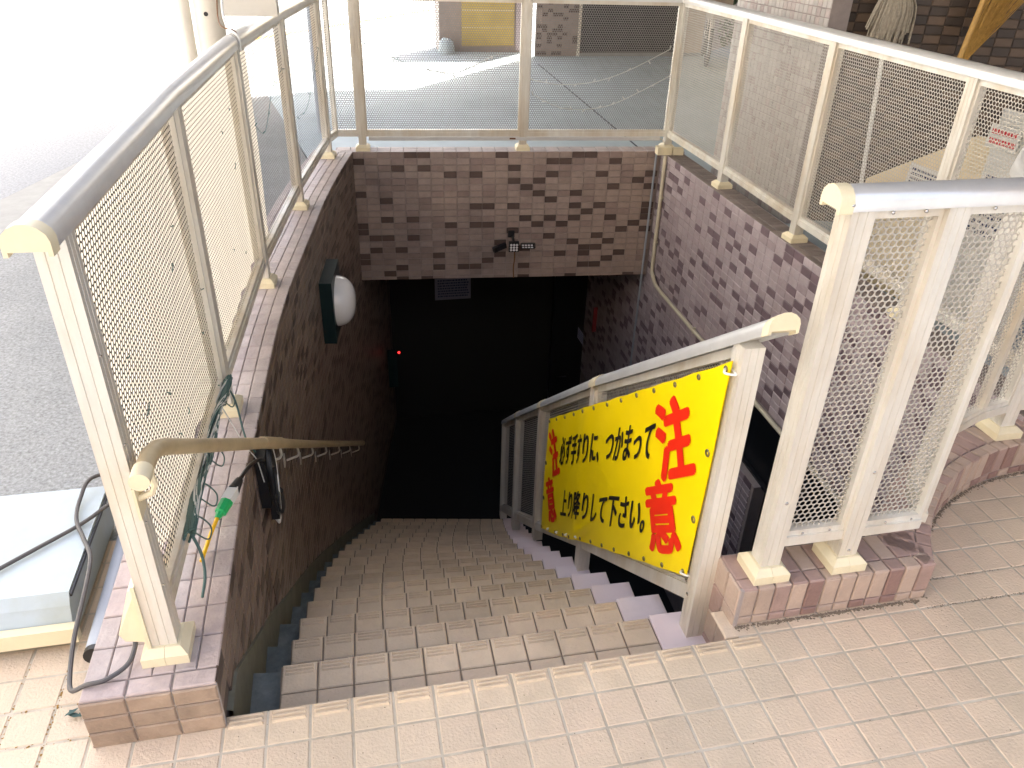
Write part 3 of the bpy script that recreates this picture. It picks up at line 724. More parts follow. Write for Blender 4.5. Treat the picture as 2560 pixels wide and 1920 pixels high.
def text_mesh(txt, bold=0.0, size=1.0):
    cu = bpy.data.curves.new('t', 'FONT'); cu.body = txt; cu.offset = bold; cu.size = size; cu.resolution_u = 3
    o = bpy.data.objects.new('t', cu); C.objects.link(o)
    dg = bpy.context.evaluated_depsgraph_get(); me = bpy.data.meshes.new_from_object(o.evaluated_get(dg)); bpy.data.objects.remove(o)
    bm = bmesh.new(); bm.from_mesh(me); bmesh.ops.triangulate(bm, faces=bm.faces)
    for _ in range(2):
        es = [e for e in bm.edges if e.calc_length() > .12*size]
        if es: bmesh.ops.subdivide_edges(bm, edges=es, cuts=1); bmesh.ops.triangulate(bm, faces=bm.faces)
    bm.verts.ensure_lookup_table()
    vv = [v.co.copy() for v in bm.verts]; ff = [[v.index for v in f.verts] for f in bm.faces]; bm.free(); return vv, ff
def banner_text(txt, fn, m_, bold):
    vv, ff = text_mesh(txt)
    x0 = min(v.x for v in vv); x1 = max(v.x for v in vv); y0 = min(v.y for v in vv); y1 = max(v.y for v in vv)
    b = MB()
    for k in range(9):
        dx, dy = (0, 0) if k == 0 else (bold*math.cos(k*math.pi/4), bold*math.sin(k*math.pi/4))
        P = []
        for v in vv:
            s, t = fn((v.x-x0)/(x1-x0), (v.y-y0)/(y1-y0)); P.append(bsurf(s + dx, t + dy*2.2, .018 + .0018*k))
        b.add(P, ff)
    return b.build('lettering', m_, bn_, fix=False)
try:
    banner_text('必ず手すりに、つかまって', lambda a, c: (.160 + .615*a, .600 + .22*c), M['blk'], .0020)
    banner_text('上り降りして下さい。', lambda a, c: (.213 + .585*a, .175 + .215*c), M['blk'], .0020)
    def red(s0, tt, w_, h):
        return lambda a, c: (s0 - .018 + w_*.92*a + .085*(1-c), tt + .035*(a-.5) - (1-c)*h)
    banner_text('注', red(.775, .905, .125, .40), M['red'], .0062); banner_text('意', red(.785, .485, .125, .385), M['red'], .0052)
    banner_text('注', red(.030, .895, .080, .385), M['red'], .0050); banner_text('意', red(.035, .485, .080, .375), M['red'], .0042)
except Exception as ex_:
    print('text failed', ex_)
for i in range(13):
    for t in (.975, .022):
        s = .012 + i*.0813; c = bsurf(s, t, .02); pts = [c + V(0, math.cos(a)*.065, math.sin(a)*.065) for a in np.linspace(0, 2*math.pi, 11)]
        MB().tube(pts, .026, 5, caps=False).build('eyelet', M['eyelet'], bn_)
for s in (.012, .985):
    for t in (.3, .62):
        c = bsurf(s, t, .02); pts = [c + V(0, math.cos(a)*.09, math.sin(a)*.09) for a in np.linspace(0, 2*math.pi, 11)]; MB().tube(pts, .028, 5, caps=False).build('eyelet', M['eyelet'], bn_)
for s, t, dy in ((.988, .975, -.35), (.985, .025, -.25), (.10, .02, .1), (.20, .02, .1), (.30, .02, .1), (.40, .02, .1)):
    c = bsurf(s, t, .02); MB().tube(catmull([c + V(-.02,0,0), c + V(-.10, dy*.5, -.02 if t > .5 else .05), c + V(.10, dy, .02), c + V(.12, 0, 0)], 4), .035, 5).build('cable_tie', M['white'], bn_)

# ------------------------------------------------------------------ vinyl sheet outside the left railing
b = MB(); N1, N2 = 150, 30; path = resample([V(-4.42, 1.2, 0), V(-4.2, 11.5, 0), V(-3.6, 22.0, 0), V(-3.1, 27.0, 0)], 25.9/N1)[:N1+1]
rv = random.Random(5); ph = [rv.uniform(0, 6) for _ in range(4)]
for lay in (0, -.015):
    for i, (p, d) in enumerate(path):
        nn = V(-d.y, d.x, 0); s = i/N1
        for j in range(N2+1):
            t = j/N2; wv = .05*math.sin(s*60 + ph[0] + t*2) + .05*math.sin(s*34 + ph[1] - t*3) + .03*math.sin(s*110 + t*5)
            b.v.append(tuple(V(p.x, p.y, CT + 1.1 + 9.0*t) + nn*(wv*(1.1-t*.7) + lay)))
for L_ in (0, 1):
    for i in range(len(path)-1):
        for j in range(N2):
            q = L_*len(path)*(N2+1) + i*(N2+1)+j; f = (q, q+N2+1, q+N2+2, q+1); b.f.append(f if L_ else f[::-1]); b.mi.append(0)
o = b.build('vinyl_sheet', M['vinyl'], smooth=True, fix=False); tag(o, 'cream vinyl sheet tied outside the mesh of the left railing', 'sheet')

# ------------------------------------------------------------------ wall handrail on the left
hr = thing('wall_handrail', (-2.9, 10, 1), 'beige tubular handrail running down the left wall above the steps', 'handrail')
tp = [V(-3.50, .12, 7.15), V(-3.48, .95, 7.12), V(-3.42, 1.35, 7.0), V(-3.35, 1.8, 6.72), V(-3.25, 2.6, 6.15)]
tp += [V(-3.25 + (2.6-2.6), 2.6, 6.15).lerp(V(-2.30, 9.4, 1.42), f) for f in (.33, .66, .93)]
for y in [9.9, 10.6] + [12 + 1.5*i for i in range(18)]: tp.append(V(wall_x(y) + .62, y, 1.32 - .705*(y-9.5)))
tb = MB().tube(tp, .185, 14).build('tube', M['tube'], hr, smooth=True)
MB().tube([V(-3.50, -.02, 7.15), V(-3.50, .42, 7.15)], .2, 16).build('end_cap', M['cream'], hr, smooth=True)
MB().tube([V(-2.42, 8.6, 2.0), V(-2.30, 9.4, 1.42), V(-2.17, 9.9, 1.05), V(-2.12, 10.7, .5)], .205, 14).build('joint_sleeve', M['tube'], hr, smooth=True)
def bracket(y):
    x = wall_x(y) + .62; z = 1.32 - .705*(y-9.5); wx = wall_x(y)
    b = MB(); b.sweep([(-.05, -.0), (.05, 0), (.05, .05), (-.05, .05)], [(x, y, z-.19), (x-.001, y, z-.30)]) if False else None
    b.tube([(x, y, z-.17), (x+.02, y, z-.50), (x-.05, y, z-.62), (wx+.12, y, z-.78)], .05, 6)
    b.box(wx, wx+.05, y-.2, y+.2, z-1.0, z-.55); b.build('bracket', M['brk'], hr)
for y in (10.4, 14.6, 18.8, 23.0, 27.2, 31.4, 35.6): bracket(y)
b = MB(); b.tube([(-3.47, .62, 6.97), (-3.42, .62, 6.62), (-3.50, .62, 6.42), (-3.80, .62, 6.30)], .07, 6); b.box(-3.835, -3.78, .45, .95, 5.85, 6.65); b.build('bracket', M['cream'], hr)

# ------------------------------------------------------------------ wall lamp
wl = thing('wall_lamp', (-1, 31.5, -3), 'round opal dome lamp on a dark square plate on the left wall', 'lamp')
ly = 31.6; wx = wall_x(ly); dd = (V(wall_x(ly+.5), ly+.5, 0) - V(wall_x(ly-.5), ly-.5, 0)).normalized(); nn = V(dd.y, -dd.x, 0); lc_ = V(wx, ly, -3.6)
MB().obox(lc_ + nn*.36, dd, nn, EZ, 1.9, .36, 1.95).build('back_plate', M['lampb'], wl)
b = MB(); SG, RG = 28, 10; P = []; F = []
for j in range(RG+1):
    th = math.pi/2*j/RG
    for i in range(SG):
        a = 2*math.pi*i/SG; P.append(lc_ + nn*(.70 + 1.12*math.sin(th)**.9) + (dd*math.cos(a) + EZ*math.sin(a))*1.55*math.cos(th)**.85)
F = [(j*SG+i, j*SG+(i+1) % SG, (j+1)*SG+(i+1) % SG, (j+1)*SG+i) for j in range(RG) for i in range(SG)]
b.add(P, F); b.build('dome', M['lampw'], wl, smooth=True)

# ------------------------------------------------------------------ solar light on the beam wall
slt = thing('solar_light', tuple(BK0 + bd*12.2 + V(0,0,-5.8)), 'black three-headed solar floodlight mounted on the beam wall', 'light')
c0 = BK0 + bd*12.18 - bn*.5 + V(0,0,-5.85)
tl = (-bn + V(0,0,-.15)).normalized(); tu = (EZ - tl*EZ.dot(tl)).normalized()
MB().obox(BK0 + bd*12.0 - bn*.06 + V(0,0,-4.95), bd, bn, EZ, .26, .06, .26).build('wall_bracket', M['black'], slt)
MB().bar(BK0 + bd*12.1 - bn*.15 + V(0,0,-5.1), c0 + tu*.3, .16, .16).build('neck', M['black'], slt)
hd = MB().obox(c0, bd, tl, tu, .40, .16, .40).build('head', M['black'], slt)
for i in range(3):
    for j in range(3):
        q = c0 + tl*.16 + bd*(i-1)*.23 + tu*(j-1)*.23
        MB().tube([q, q + tl*.03, q + tl*.05], .10, 10, rad=[.10, .10, .04]).build('lens', M['lens'], hd, smooth=True)
for sx, ty in ((-1, -.15), (1, .25)):
    q = c0 + bd*sx*1.15 + tl*.05 + EZ*ty*.3; ax = (bd*sx + EZ*ty + tl*.5).normalized(); nb = ax.cross(EZ).normalized(); ez2 = nb.cross(ax)
    MB().obox(q, ax, nb, ez2, .58, .13, .20).build('side_head', M['black'], slt)
    if sx > 0:
        for i in range(4):
            for j in range(2): MB().obox(q + ax*(i*.25-.38) + nb*.135 + ez2*(j*.18-.09), ax, nb, ez2, .09, .012, .05).build('lens', M['lens'], slt)
cbp = BK0 + bd*12.3 - bn*.08
tag(MB().tube(catmull([cbp + V(0,0,-6.2), cbp + V(.03,0,-7), cbp + V(-.05,0,-7.8), cbp + V(0,0,-8.7)], 5), .05, 6).build('sensor_cable', M['rust']), 'thin brown cable hanging under the solar floodlight', 'cable')

# ------------------------------------------------------------------ conduits, boxes, duct
cx = RW0 + rd*1.3 - rn*.2
pts = [V(24.9, 43.0, 1.55), V(24.88, 42.9, .5), V(24.87, 42.8, -3), V(24.86, 42.7, -7.2), V(24.85, 42.4, -7.9), V(24.84, 41.7, -8.35), V(24.82, 40.7, -8.5)]
pts += [V(24.82 - .0161*(40.7-y), y, -8.52) for y in (36, 30, 24, 18, 12, 8)]
cd = tag(MB().tube(catmull(pts, 4), .15, 10).build('conduit', M['conduit'], smooth=True), 'cream conduit bending from the back corner along the right wall', 'pipe')
for q, ax in ((V(24.87, 42.8, -1.6), 'v'), (V(24.86, 42.75, -5.2), 'v'), (V(24.85, 42.2, -8.1), 'h'), (V(24.7, 33.5, -8.52), 'h')):
    MB().obox(q + V(.03,0,0), EX, EY, EZ, .1, .24 if ax == 'v' else .07, .07 if ax == 'v' else .24).build('pipe_clip', M['conduit'], cd)
tag(MB().tube([(24.62, 44.1, 1.5), (24.60, 44.1, -8), (24.55, 44.05, -20), (24.5, 44.05, -31)], .09, 8).build('drain_pipe', M['poleb'], smooth=True), 'thin pale pipe running straight down the back right corner', 'pipe')
jb = thing('junction_box', (25, 43.3, 1.9), 'yellowed plastic junction box at the back right corner of the coping', 'box')
MB().obox((24.85, 43.35, 1.88), bd, bn, EZ, .55, .38, .28).build('body', M['cream'], jb); MB().tube([(24.85, 42.96, 1.88), (24.85, 42.92, 1.88)], .14, 12).build('knob', M['cream'], jb)
tag(MB().obox((25.85, 43.1, 1.86), bd, bn, EZ, .4, .32, .24).build('cable_box', M['cream']), 'small yellowed cable box beside the corner junction box', 'box')
dct = thing('cable_duct', (13, 46, 2.4), 'white cable duct under the bottom rail of the back railing', 'duct')
q0 = V(2.9, 46.70, CT+.86); q1 = V(25.0, 44.76, CT+.86)
MB().bar(q0, q1, .10, .26).build('duct_cover', M['aluw'], dct)
MB().tube(catmull([q1, q1 + V(.25, 0, -.1), q1 + V(.35, -.3, -.35), V(25.0, 43.8, 2.1)], 5), .04, 6).build('cable', M['conduit'], dct)
MB().bar(V(13.35, 46.0-.26, CT+.88), V(13.8, 45.96-.26, CT+.88), .03, .12).build('duct_label', M['rust'], dct)

# ------------------------------------------------------------------ cords and plugs at the left railing
def bundle(y0, y1, n_, r, m_, name, parent, seed, amp=.14):
    rq = random.Random(seed); b = MB()
    for k in range(n_):
        ph_ = rq.uniform(0, 6); f = rq.uniform(1.6, 3.2); pts = []
        nn_ = 40
        for i in range(nn_):
            y = y0 + (y1-y0)*i/(nn_-1); t = (y-.93)/10.57; x = -4.11 + .25*t + .26; a = ph_ + f*.55*y
            pts.append(V(x + amp*math.cos(a)*rq.uniform(.9, 1.1) + .05, y + rq.uniform(-.02, .02), CT + 1.55 + amp*1.3*math.sin(a*1.13) + .12*math.sin(y*1.7) + .35*(y-6)/5*0))
        b.tube(catmull(pts, 2), r, 5)
    b.build(name, m_, parent, smooth=True)
sl_ = thing('string_lights', (-3.8, 7, 3), 'bundled green and white wires of fairy lights along the left bottom rail', 'string lights')
bundle(3.2, 10.9, 26, .034, M['string1'], 'green_wires', sl_, 1, .17); bundle(3.6, 10.7, 14, .028, M['string2'], 'white_wires', sl_, 2, .17)
for k, y in enumerate((3.9, 5.3, 7.2, 10.6)):
    pts = catmull([V(-3.8, y, 3.1), V(-3.6, y+.15, 2.9), V(-3.42, y+.3, 2.4), V(-3.5, y+.1, 2.15), V(-3.75, y-.1, 2.6)], 5)
    MB().tube(pts, .022, 5).build('loose_wire', M['string1'], sl_)
MB().tube(catmull([V(-3.6, 10.7, 3.2), V(-3.3, 10.3, 2.6), V(-3.1, 9.6, 1.9), V(-2.95, 9.2, 1.65), V(-2.75, 9.1, 1.3)], 6), .035, 6).build('loose_wire', M['string1'], sl_)
MB().tube(catmull([V(-3.7, 9.6, 3.1), V(-3.3, 9.3, 2.2), V(-2.95, 8.9, 1.62), V(-2.7, 8.8, 1.2), V(-2.6, 8.9, .2)], 6), .02, 6).build('loose_wire', M['string2'], sl_)
MB().tube(catmull([V(-3.75, 3.4, 3.0), V(-3.55, 3.2, 2.4), V(-3.5, 2.9, 1.9), V(-3.55, 2.4, 1.62)], 6), .04, 6).build('loose_wire', M['string1'], sl_)
ec = thing('extension_cord', (-3.3, 5.2, 2), 'yellow extension cord with a green and white plug on the left coping', 'cord')
g0 = V(-3.42, 5.05, 1.98); g1 = V(-3.20, 5.62, 2.08); g2 = V(-3.04, 6.12, 2.12); g3 = V(-2.93, 6.55, 2.12)
MB().tube(catmull([V(-3.72, 3.7, 1.68), V(-3.66, 4.1, 1.72), V(-3.55, 4.6, 1.85), g0], 5), .06, 8).build('yellow_cable', M['ycord'], ec, smooth=True)
MB().tube([g0, g0.lerp(g1, .3), g0.lerp(g1, .35), g1], .12, 8, rad=[.08, .12, .17, .19]).build('green_plug', M['green'], ec)
MB().bar(g1, g2, .30, .26).build('white_plug', M['white'], ec)
MB().tube([g2 - (g2-g1)*.1, g3], .18, 10, rad=[.19, .12]).build('black_socket', M['black'], ec, smooth=True)
MB().tube(catmull([g3, V(-2.75, 7.3, 2.0), V(-2.6, 8.2, 1.6), V(-2.5, 8.9, 1.1)], 5), .065, 8).build('black_cable', M['black'], ec, smooth=True)
hb = thing('adapter_bundle', (-2.6, 9.2, 1), 'black power adapters and cables hanging from the first handrail bracket', 'adapters')
MB().obox((-2.66, 9.35, .05), EX, EY, V(.0, 0, 1), .16, .42, 1.0).build('adapter', M['black'], hb)
MB().obox((-2.48, 9.75, -.9), V(1,0,0), V(0,.97,-.25), V(0,.25,.97), .14, .26, .95).build('adapter', M['black'], hb)
MB().tube([(-2.42, 10.15, -1.2), (-2.40, 10.3, -2.0), (-2.40, 10.35, -2.3)], .2, 10, rad=[.22, .2, .12]).build('socket', M['black'], hb, smooth=True)
MB().tube([(-2.48, 9.75, -1.7), (-2.47, 9.8, -2.15), (-2.46, 9.85, -2.4)], .1, 8, rad=[.14, .12, .05]).build('white_plug', M['white'], hb, smooth=True)
for k in range(4):
    a = .3*k; pts = [V(-2.42 + .03*k, 9.2 + .5*math.cos(t)*(1+.1*k) + .2, .1 - .9*math.sin(t)*(1+.15*k) + .3 - .2*k) for t in np.linspace(0, 2*math.pi, 14)]
    MB().tube(catmull(pts, 2), .05, 6).build('cable_loop', M['black'], hb)
MB().tube(catmull([V(-2.3, 9.6, 1.3), V(-2.3, 10.1, .2), V(-2.3, 9.9, -.9), V(-2.35, 9.9, -1.8)], 5), .03, 6).build('cable', M['white'], hb)
# outdoor socket with its cable
ob = thing('outdoor_socket', (-4.7, 1.0, 2.6), 'cream hooded outdoor socket on the foot of the first left post', 'socket')
b = MB(); P = [(-4.40,.72,2.05),(-4.40,1.5,2.05),(-4.40,1.5,3.75),(-4.40,.72,3.75),(-5.05,.78,2.35),(-5.05,1.44,2.35),(-4.62,1.40,3.6),(-4.62,.82,3.6),(-4.95,.78,2.12),(-4.95,1.44,2.12)]
b.add(P, [(0,1,2,3),(3,2,6,7),(7,6,5,4),(4,5,9,8),(8,9,1,0),(0,3,7,4,8),(1,9,5,6,2)]); b.build('hood', M['cream'], ob)
MB().box(-4.47, -4.39, .60, 1.55, 1.85, 3.9).build('back_plate', M['cream'], ob)
MB().tube(catmull([V(-4.78, .95, 2.1), V(-4.80, .75, 1.88), V(-4.95, .45, 1.70), V(-5.35, .15, 1.66), V(-5.75, .12, 1.62), V(-6.15, .25, 1.35), V(-6.35, .8, 1.25), V(-6.45, 1.8, 1.45), V(-6.45, 3.2, 1.75), V(-6.6, 4.3, 1.75), V(-7.0, 5.2, 1.66), V(-7.4, 6.1, 1.66), V(-7.5, 7.0, 1.7), V(-7.3, 7.7, 1.9), V(-6.5, 8.3, 1.6), V(-6.0, 8.4, 1.2)], 6), .058, 8).build('cable', M['cord'], ob, smooth=True)
MB().tube(catmull([V(-10.8, 2.6, 1.66), V(-9.4, 3.9, 1.62), V(-8.2, 5.0, 1.62), V(-7.2, 5.9, 1.64), V(-6.6, 6.6, 1.7), V(-6.2, 7.4, 1.4), V(-6.1, 8.2, 1.0)], 6), .058, 8).build('cable', M['cord'], ob, smooth=True)
MB().tube(catmull([V(-6.05, 7.3, 1.5), V(-6.5, 7.2, 1.7), V(-6.75, 7.6, 1.75), V(-6.5, 8.0, 1.7), V(-6.1, 8.05, 1.5)], 6), .06, 8).build('cable_loop', M['cord'], ob, smooth=True)
# pale blue cover box on the tiles and the grey pipe
bx = thing('storage_box', (-9, 5, 0), 'pale blue flat-topped box with beige front bar on the tiles at far left', 'box')
b = MB(); x0, x1 = -12.5, -6.95
pr = [(3.05, .35), (3.0, .75), (3.15, 1.2), (3.35, 1.5), (7.7, 1.55), (7.7, .3)]
b.add([(x0, y, z) for y, z in pr] + [(x1, y, z) for y, z in pr], [tuple(range(6)), tuple(range(6, 12))[::-1]] + [(i, (i+1) % 6, 6+(i+1) % 6, 6+i) for i in range(6)]); b.build('lid', M['bluebox'], bx)
MB().box(x0, x1+.12, 2.72, 2.98, .30, .78).build('front_bar', M['cream'], bx); MB().box(x0, x1-.1, 3.1, 7.6, .06, .34).build('base', M['bluein'], bx)
MB().box(x1+.01, x1+.06, 3.3, 7.7, 1.36, 1.46).build('side_trim', M['black'], bx)
MB().box(-10.62, -10.55, 3.3, 7.72, 1.5, 1.575).build('lid_seam', M['black'], bx)
pp = thing('grey_pipe', (-6.4, 4, .3), 'grey plastic pipe with a black end cap lying beside the left wall', 'pipe')
MB().tube([(-6.28, 2.2, .42), (-6.40, 7.2, .42)], .27, 18).build('pipe', M['pvc'], pp, smooth=True); MB().tube([(-6.277, 2.05, .42), (-6.28, 2.2, .42)], .28, 18).build('end_cap', M['black'], pp, smooth=True)
lf = MB(); rl = random.Random(9)
for k in range(7):
    c = V(-6.35 + rl.uniform(-.25, .3), .75 + rl.uniform(-.2, .2), .03 + .02*k); a = rl.uniform(0, 6); d1 = V(math.cos(a), math.sin(a), .3)*rl.uniform(.12, .22); d2 = V(-math.sin(a), math.cos(a), .1)*.07
    lf.add([c-d1, c+d2, c+d1, c-d2], [(0,1,2,3)])
tag(lf.build('litter', M['string1']), 'scrap of grey-green litter on the tiles beside the left wall', 'litter')

# ------------------------------------------------------------------ poles behind the left railing
tag(MB().tube([(-5.85, 29.5, 0), (-5.85, 29.5, 45)], .30, 18).build('downpipe', M['polew'], smooth=True), 'thin cream pole left of the thick one behind the left railing', 'pole')
tp_ = thing('pole', (-4.85, 29.5, 0), 'thick cream pole with a bolt hole standing behind the left railing', 'pole')
MB().tube([(-4.75, 29.5, 0), (-4.75, 29.5, 45)], .66, 24).build('shaft', M['polew'], tp_, smooth=True)
MB().tube([(-4.80, 28.86, 12.5), (-4.80, 28.82, 12.5)], .10, 12).build('bolt_hole', M['black'], tp_)
eb = thing('meter_box', (-2.9, 26.3, 12.6), 'beige box with white cable resting against the left handrail joint', 'box')
MB().box(-3.65, -1.4, 25.6, 27.2, 12.75, 16).build('body', M['polew'], eb)
MB().tube(catmull([V(-3.5, 25.4, 14), V(-3.55, 24.6, 13.2), V(-3.4, 23.6, 12.75), V(-3.2, 22.9, 12.55), V(-2.85, 22.55, 12.3), V(-2.83, 22.5, 11.8)], 6), .05, 6).build('cable', M['white'], eb, smooth=True)
MB().tube(catmull([V(-3.7, 25.2, 14), V(-3.75, 24.4, 12.9), V(-3.5, 23.2, 12.6), V(-3.0, 22.8, 12.5), V(-2.8, 22.6, 12.1)], 6), .03, 6).build('cable', M['rust'], eb, smooth=True)
tag(MB().tube([(-.71, 59.6, 0), (-.71, 59.6, 60)], .36, 16).build('lamp_post', M['poleb'], smooth=True), 'blue-grey steel post standing on the pavement beyond the left railing', 'post')

# ------------------------------------------------------------------ fairy lights on the back railing
rb = random.Random(21)
def fairy(pts, label, m_=M['string2'], every=4, leaf=True):
    t = thing('fairy_lights', pts[0], label, 'string lights'); c = catmull(pts, 8); MB().tube(c, .03 if leaf else .016, 4).build('wire', m_, t)
    b = MB()
    for q in c[::every]:
        d = V(rb.uniform(-1, 1), rb.uniform(-.4, .4), rb.uniform(-1, 1)).normalized()*(.28 if leaf else .16); b.tube([q, q+d], .045 if leaf else .022, 4)
    tag(b.build('bulbs', m_, t), kind='stuff'); t['group'] = 'fairy light strings on the railings'
def bp(x, z, off=-.16): 
    f = (x-.55)/25.2; return V(x, 47.15 - 2.2*f + off, z)
fairy([bp(15.0, 6.6), bp(17, 6.3), bp(19.5, 6.5), bp(22, 7.3), bp(25, 8.8)], 'upper white fairy-light string on the right back panel')
fairy([bp(15.0, 5.6), bp(17, 4.7), bp(19, 4.55), bp(21, 4.9), bp(23, 5.8), bp(25.3, 7.0)], 'lower white fairy-light string on the right back panel')
fairy([bp(7.5, 7.2), bp(9.2, 7.0), bp(10.8, 7.6), bp(12, 8.2)], 'white fairy-light string on the left back panel')
fairy([bp(2.9, 9.0), bp(5, 8.0), bp(7, 7.3)], 'dark unlit wire hanging on the left back panel', M['string1'], 9, False)
def lp(y, z):
    for a, b in zip(PL, PL[1:]):
        if a[1] <= y <= b[1]: return V(a[0]+(b[0]-a[0])*(y-a[1])/(b[1]-a[1]) + .2, y, z)
fairy([lp(24, 8.5), lp(26, 7.8), lp(29, 9.2), lp(32, 9.6)], 'dark fairy-light wire on the third left railing panel', M['string1'], 6, False)
fairy([lp(35, 6.5), lp(38, 6.4), lp(41, 7.6), lp(44, 9.0)], 'dark fairy-light wire on the fourth left railing panel', M['string1'], 6, False)
tw = MB(); rt_ = random.Random(4)
for k in range(16):
    y = rt_.uniform(2, 21); z = rt_.uniform(4, 11); q = lp(y, z) + V(-.12, 0, 0); d = V(0, rt_.uniform(-.2, .2), rt_.uniform(-.12, .12)); tw.tube([q-d, q+d*.2 + V(.03,0,.03), q+d], .018, 4)
tag(tw.build('wire_ties', M['string1']), 'scattered dark wire ties left in the mesh of the left railing', 'ties')

# ------------------------------------------------------------------ building, with unseen storeys and canopy shaped to shade the stairwell
bl = thing('building', (45, 103, 0), 'brown-tiled building with a dark shutter beyond the back railing', 'building')
MB().prism([(28.85, 103.2), (54, 103.2), (130, 190), (108, 190)], G0-.5, 26).build('wall', M['mosA'], bl)
MB().prism([(28.85, 103.2), (150, 103.2), (150, 190), (108, 190)], 26, 210).build('sun_block_storeys', M['pinkw'], bl)  # unseen storeys, widened and raised to keep sun off the stairwell
MB().box(29.6, 35.0, 102.95, 103.19, .6, 32).build('tile_panel', M['mosA'], bl)
rq = random.Random(8); t_ = MB(); mi_ = []
for i in range(9):
    for j in range(48):
        if rq.random() < .3: t_.box(29.0+i*.75, 29.7+i*.75, 102.85, 102.94, .2+j*.5, .64+j*.5)
tag(t_.build('dark_tile_run', M['mosC'], bl), kind='stuff')
MB().box(35.4, 50.5, 102.9, 103.19, .5, 30).build('shutter', M['shut'], bl)
for z in np.arange(1.0, 14, .5): MB().box(35.5, 50.4, 102.84, 102.899, z, z+.40).build('shutter_slat', M['shut'], bl)
MB().box(35.0, 35.38, 102.8, 103.19, 0, 30).build('shutter_frame', M['alu'], bl); MB().box(35.4, 54, 102.7, 103.19, 0, .45).build('threshold', M['strip'], bl)
MB().box(50.6, 53.9, 102.6, 103.19, .46, 60).build('side_wall', M['beige'], bl)
cp = thing('canopy', (17, 60, 30), 'unseen canopy slab over the stairwell, outline shaped to shade it', 'canopy')
MB().prism([(64, 102.5), (17, 101.5), (5, 95), (-3.4, 86.6), (-8.5, 78), (-7, 58), (-2.5, 24), (1.5, 2), (4, -10), (64, -10)], 32, 36).build('slab', M['canopy'], cp)  # unseen; far edge fits the ground shadow, rest shaped to dim the well
MB().box(60, 64, -40, 100, 0, 32).build('rear_wall', M['beige'], cp)
for nm_, bb_, lab_ in (('bounce_building', (-150, -130, -120, 330, -1, 150), 'unseen pale building across the street at left, added to bounce sunlight'), ('bounce_building', (-150, 40, -150, -130, -1, 150), 'unseen brown-rendered building behind the viewer, added to bounce sunlight')):  # out of view, added so their facades bounce sunlight towards the stairs
    ob_ = thing(nm_, (bb_[0], bb_[2], 0), lab_, 'building', 'unseen buildings added to bounce sunlight'); MB().box(*bb_).build('wall', M['render'] if bb_[1] < 0 else M['render2'], ob_)
    wn_ = MB(); lo, hi = (bb_[2], bb_[3]) if bb_[0] < -140 and bb_[1] < 0 else (bb_[0], bb_[1])
    for u_ in np.arange(lo + 10, hi - 10, 30):
        for z_ in (12, 42, 72, 102):
            if bb_[1] < 0: wn_.box(bb_[1]-.5, bb_[1]+.3, u_, u_+14, z_, z_+13)
            else: wn_.box(u_, u_+14, bb_[3]-.5, bb_[3]+.3, z_, z_+13)
    tag(wn_.build('window', M['darkglass'], ob_), kind='stuff')
# low sign cabinet with yellow board
yb = thing('vending_cabinet', (22, 108, 0), 'low cabinet with a yellow board front standing beyond the back railing', 'cabinet')
MB().box(15.8, 28.3, 107.2, 112, G0-.3, 13).build('body', M['mosA'], yb); MB().box(19.0, 26.6, 107.0, 107.19, .8, 12).build('board', M['board'], yb)
MB().box(26.9, 28.35, 106.9, 107.19, .2, 13).build('side_panel', M['pinkw'], yb)
for z in (3.2, 5.4): MB().box(19.1, 26.5, 106.95, 106.999, z, z+.12).build('board_seam', M['kraft'], yb)
tag(MB().tube([(16.6, 105.6, 0), (16.6, 105.6, 1.6), (16.7, 105.6, 2.0)], 1.0, 14, rad=[1.25, 1.0, .5]).build('covered_planter', M['conc'], smooth=True), 'grey rounded bag at the left foot of the yellow-board cabinet', 'bag')

# right neighbour: pillar and brown wall, mop, broom, boards
pl = thing('pillar', (29.6, 37, 0), 'pillar faced with small pale square tiles behind the right railing', 'pillar')
PX = 29.0
MB().box(PX+.05, PX+1.3, 31.6, 43.4, G0-.3, 32).build('pillar_core', M['mgrout'], pl)
T = Tiles(); rp_ = random.Random(2)
for i in range(24):
    for j in range(52):
        T.add(V(PX+.05, 31.6 + .25 + .49*i, .25 + .49*j), V(0,-1,0), EZ, V(-1,0,0), .45, .45, .05, M['lt'] if rp_.random() < .75 else M['copL'])
T.done(pl, 'square_tile', 'square_tile_field')
bwl = thing('building_wall', (38, 29.6, 0), 'dark brown checker-tiled wall behind the mop at top right', 'wall')
w0 = V(31.0, 32.0, 0); wd_ = V(.94, -.34, 0).normalized(); wn = V(-wd_.y, wd_.x, 0)
MB().prism([tuple(q[:2]) for q in (w0 - wd_*1.2 + wn*.06, w0 + wd_*33 + wn*.06, w0 + wd_*33 + wn*2, w0 - wd_*1.2 + wn*2)], G0-.3, 31.9).build('wall_core', M['bwB'], bwl)
T = Tiles()
for i in range(-1, 33):
    for j in range(44):
        c = w0 + wd_*(i+.5); c.z = .3 + .5*j; T.add(c + wn*.055, wd_, EZ, -wn, .955, .46, .055, M['bwB'] if (i+j) % 2 else M['bwA'])
T.done(bwl, 'brown_tile', 'brown_tile_field')
mo = thing('mop', (32.0, 30.2, 0), 'string mop standing head-up against the dark brown tiled wall', 'mop')
MB().tube([(32.35, 29.1, .1), (32.35, 30.9, 12.8)], .13, 10).build('handle', M['white'], mo, smooth=True)
b = MB(); rm = random.Random(6)
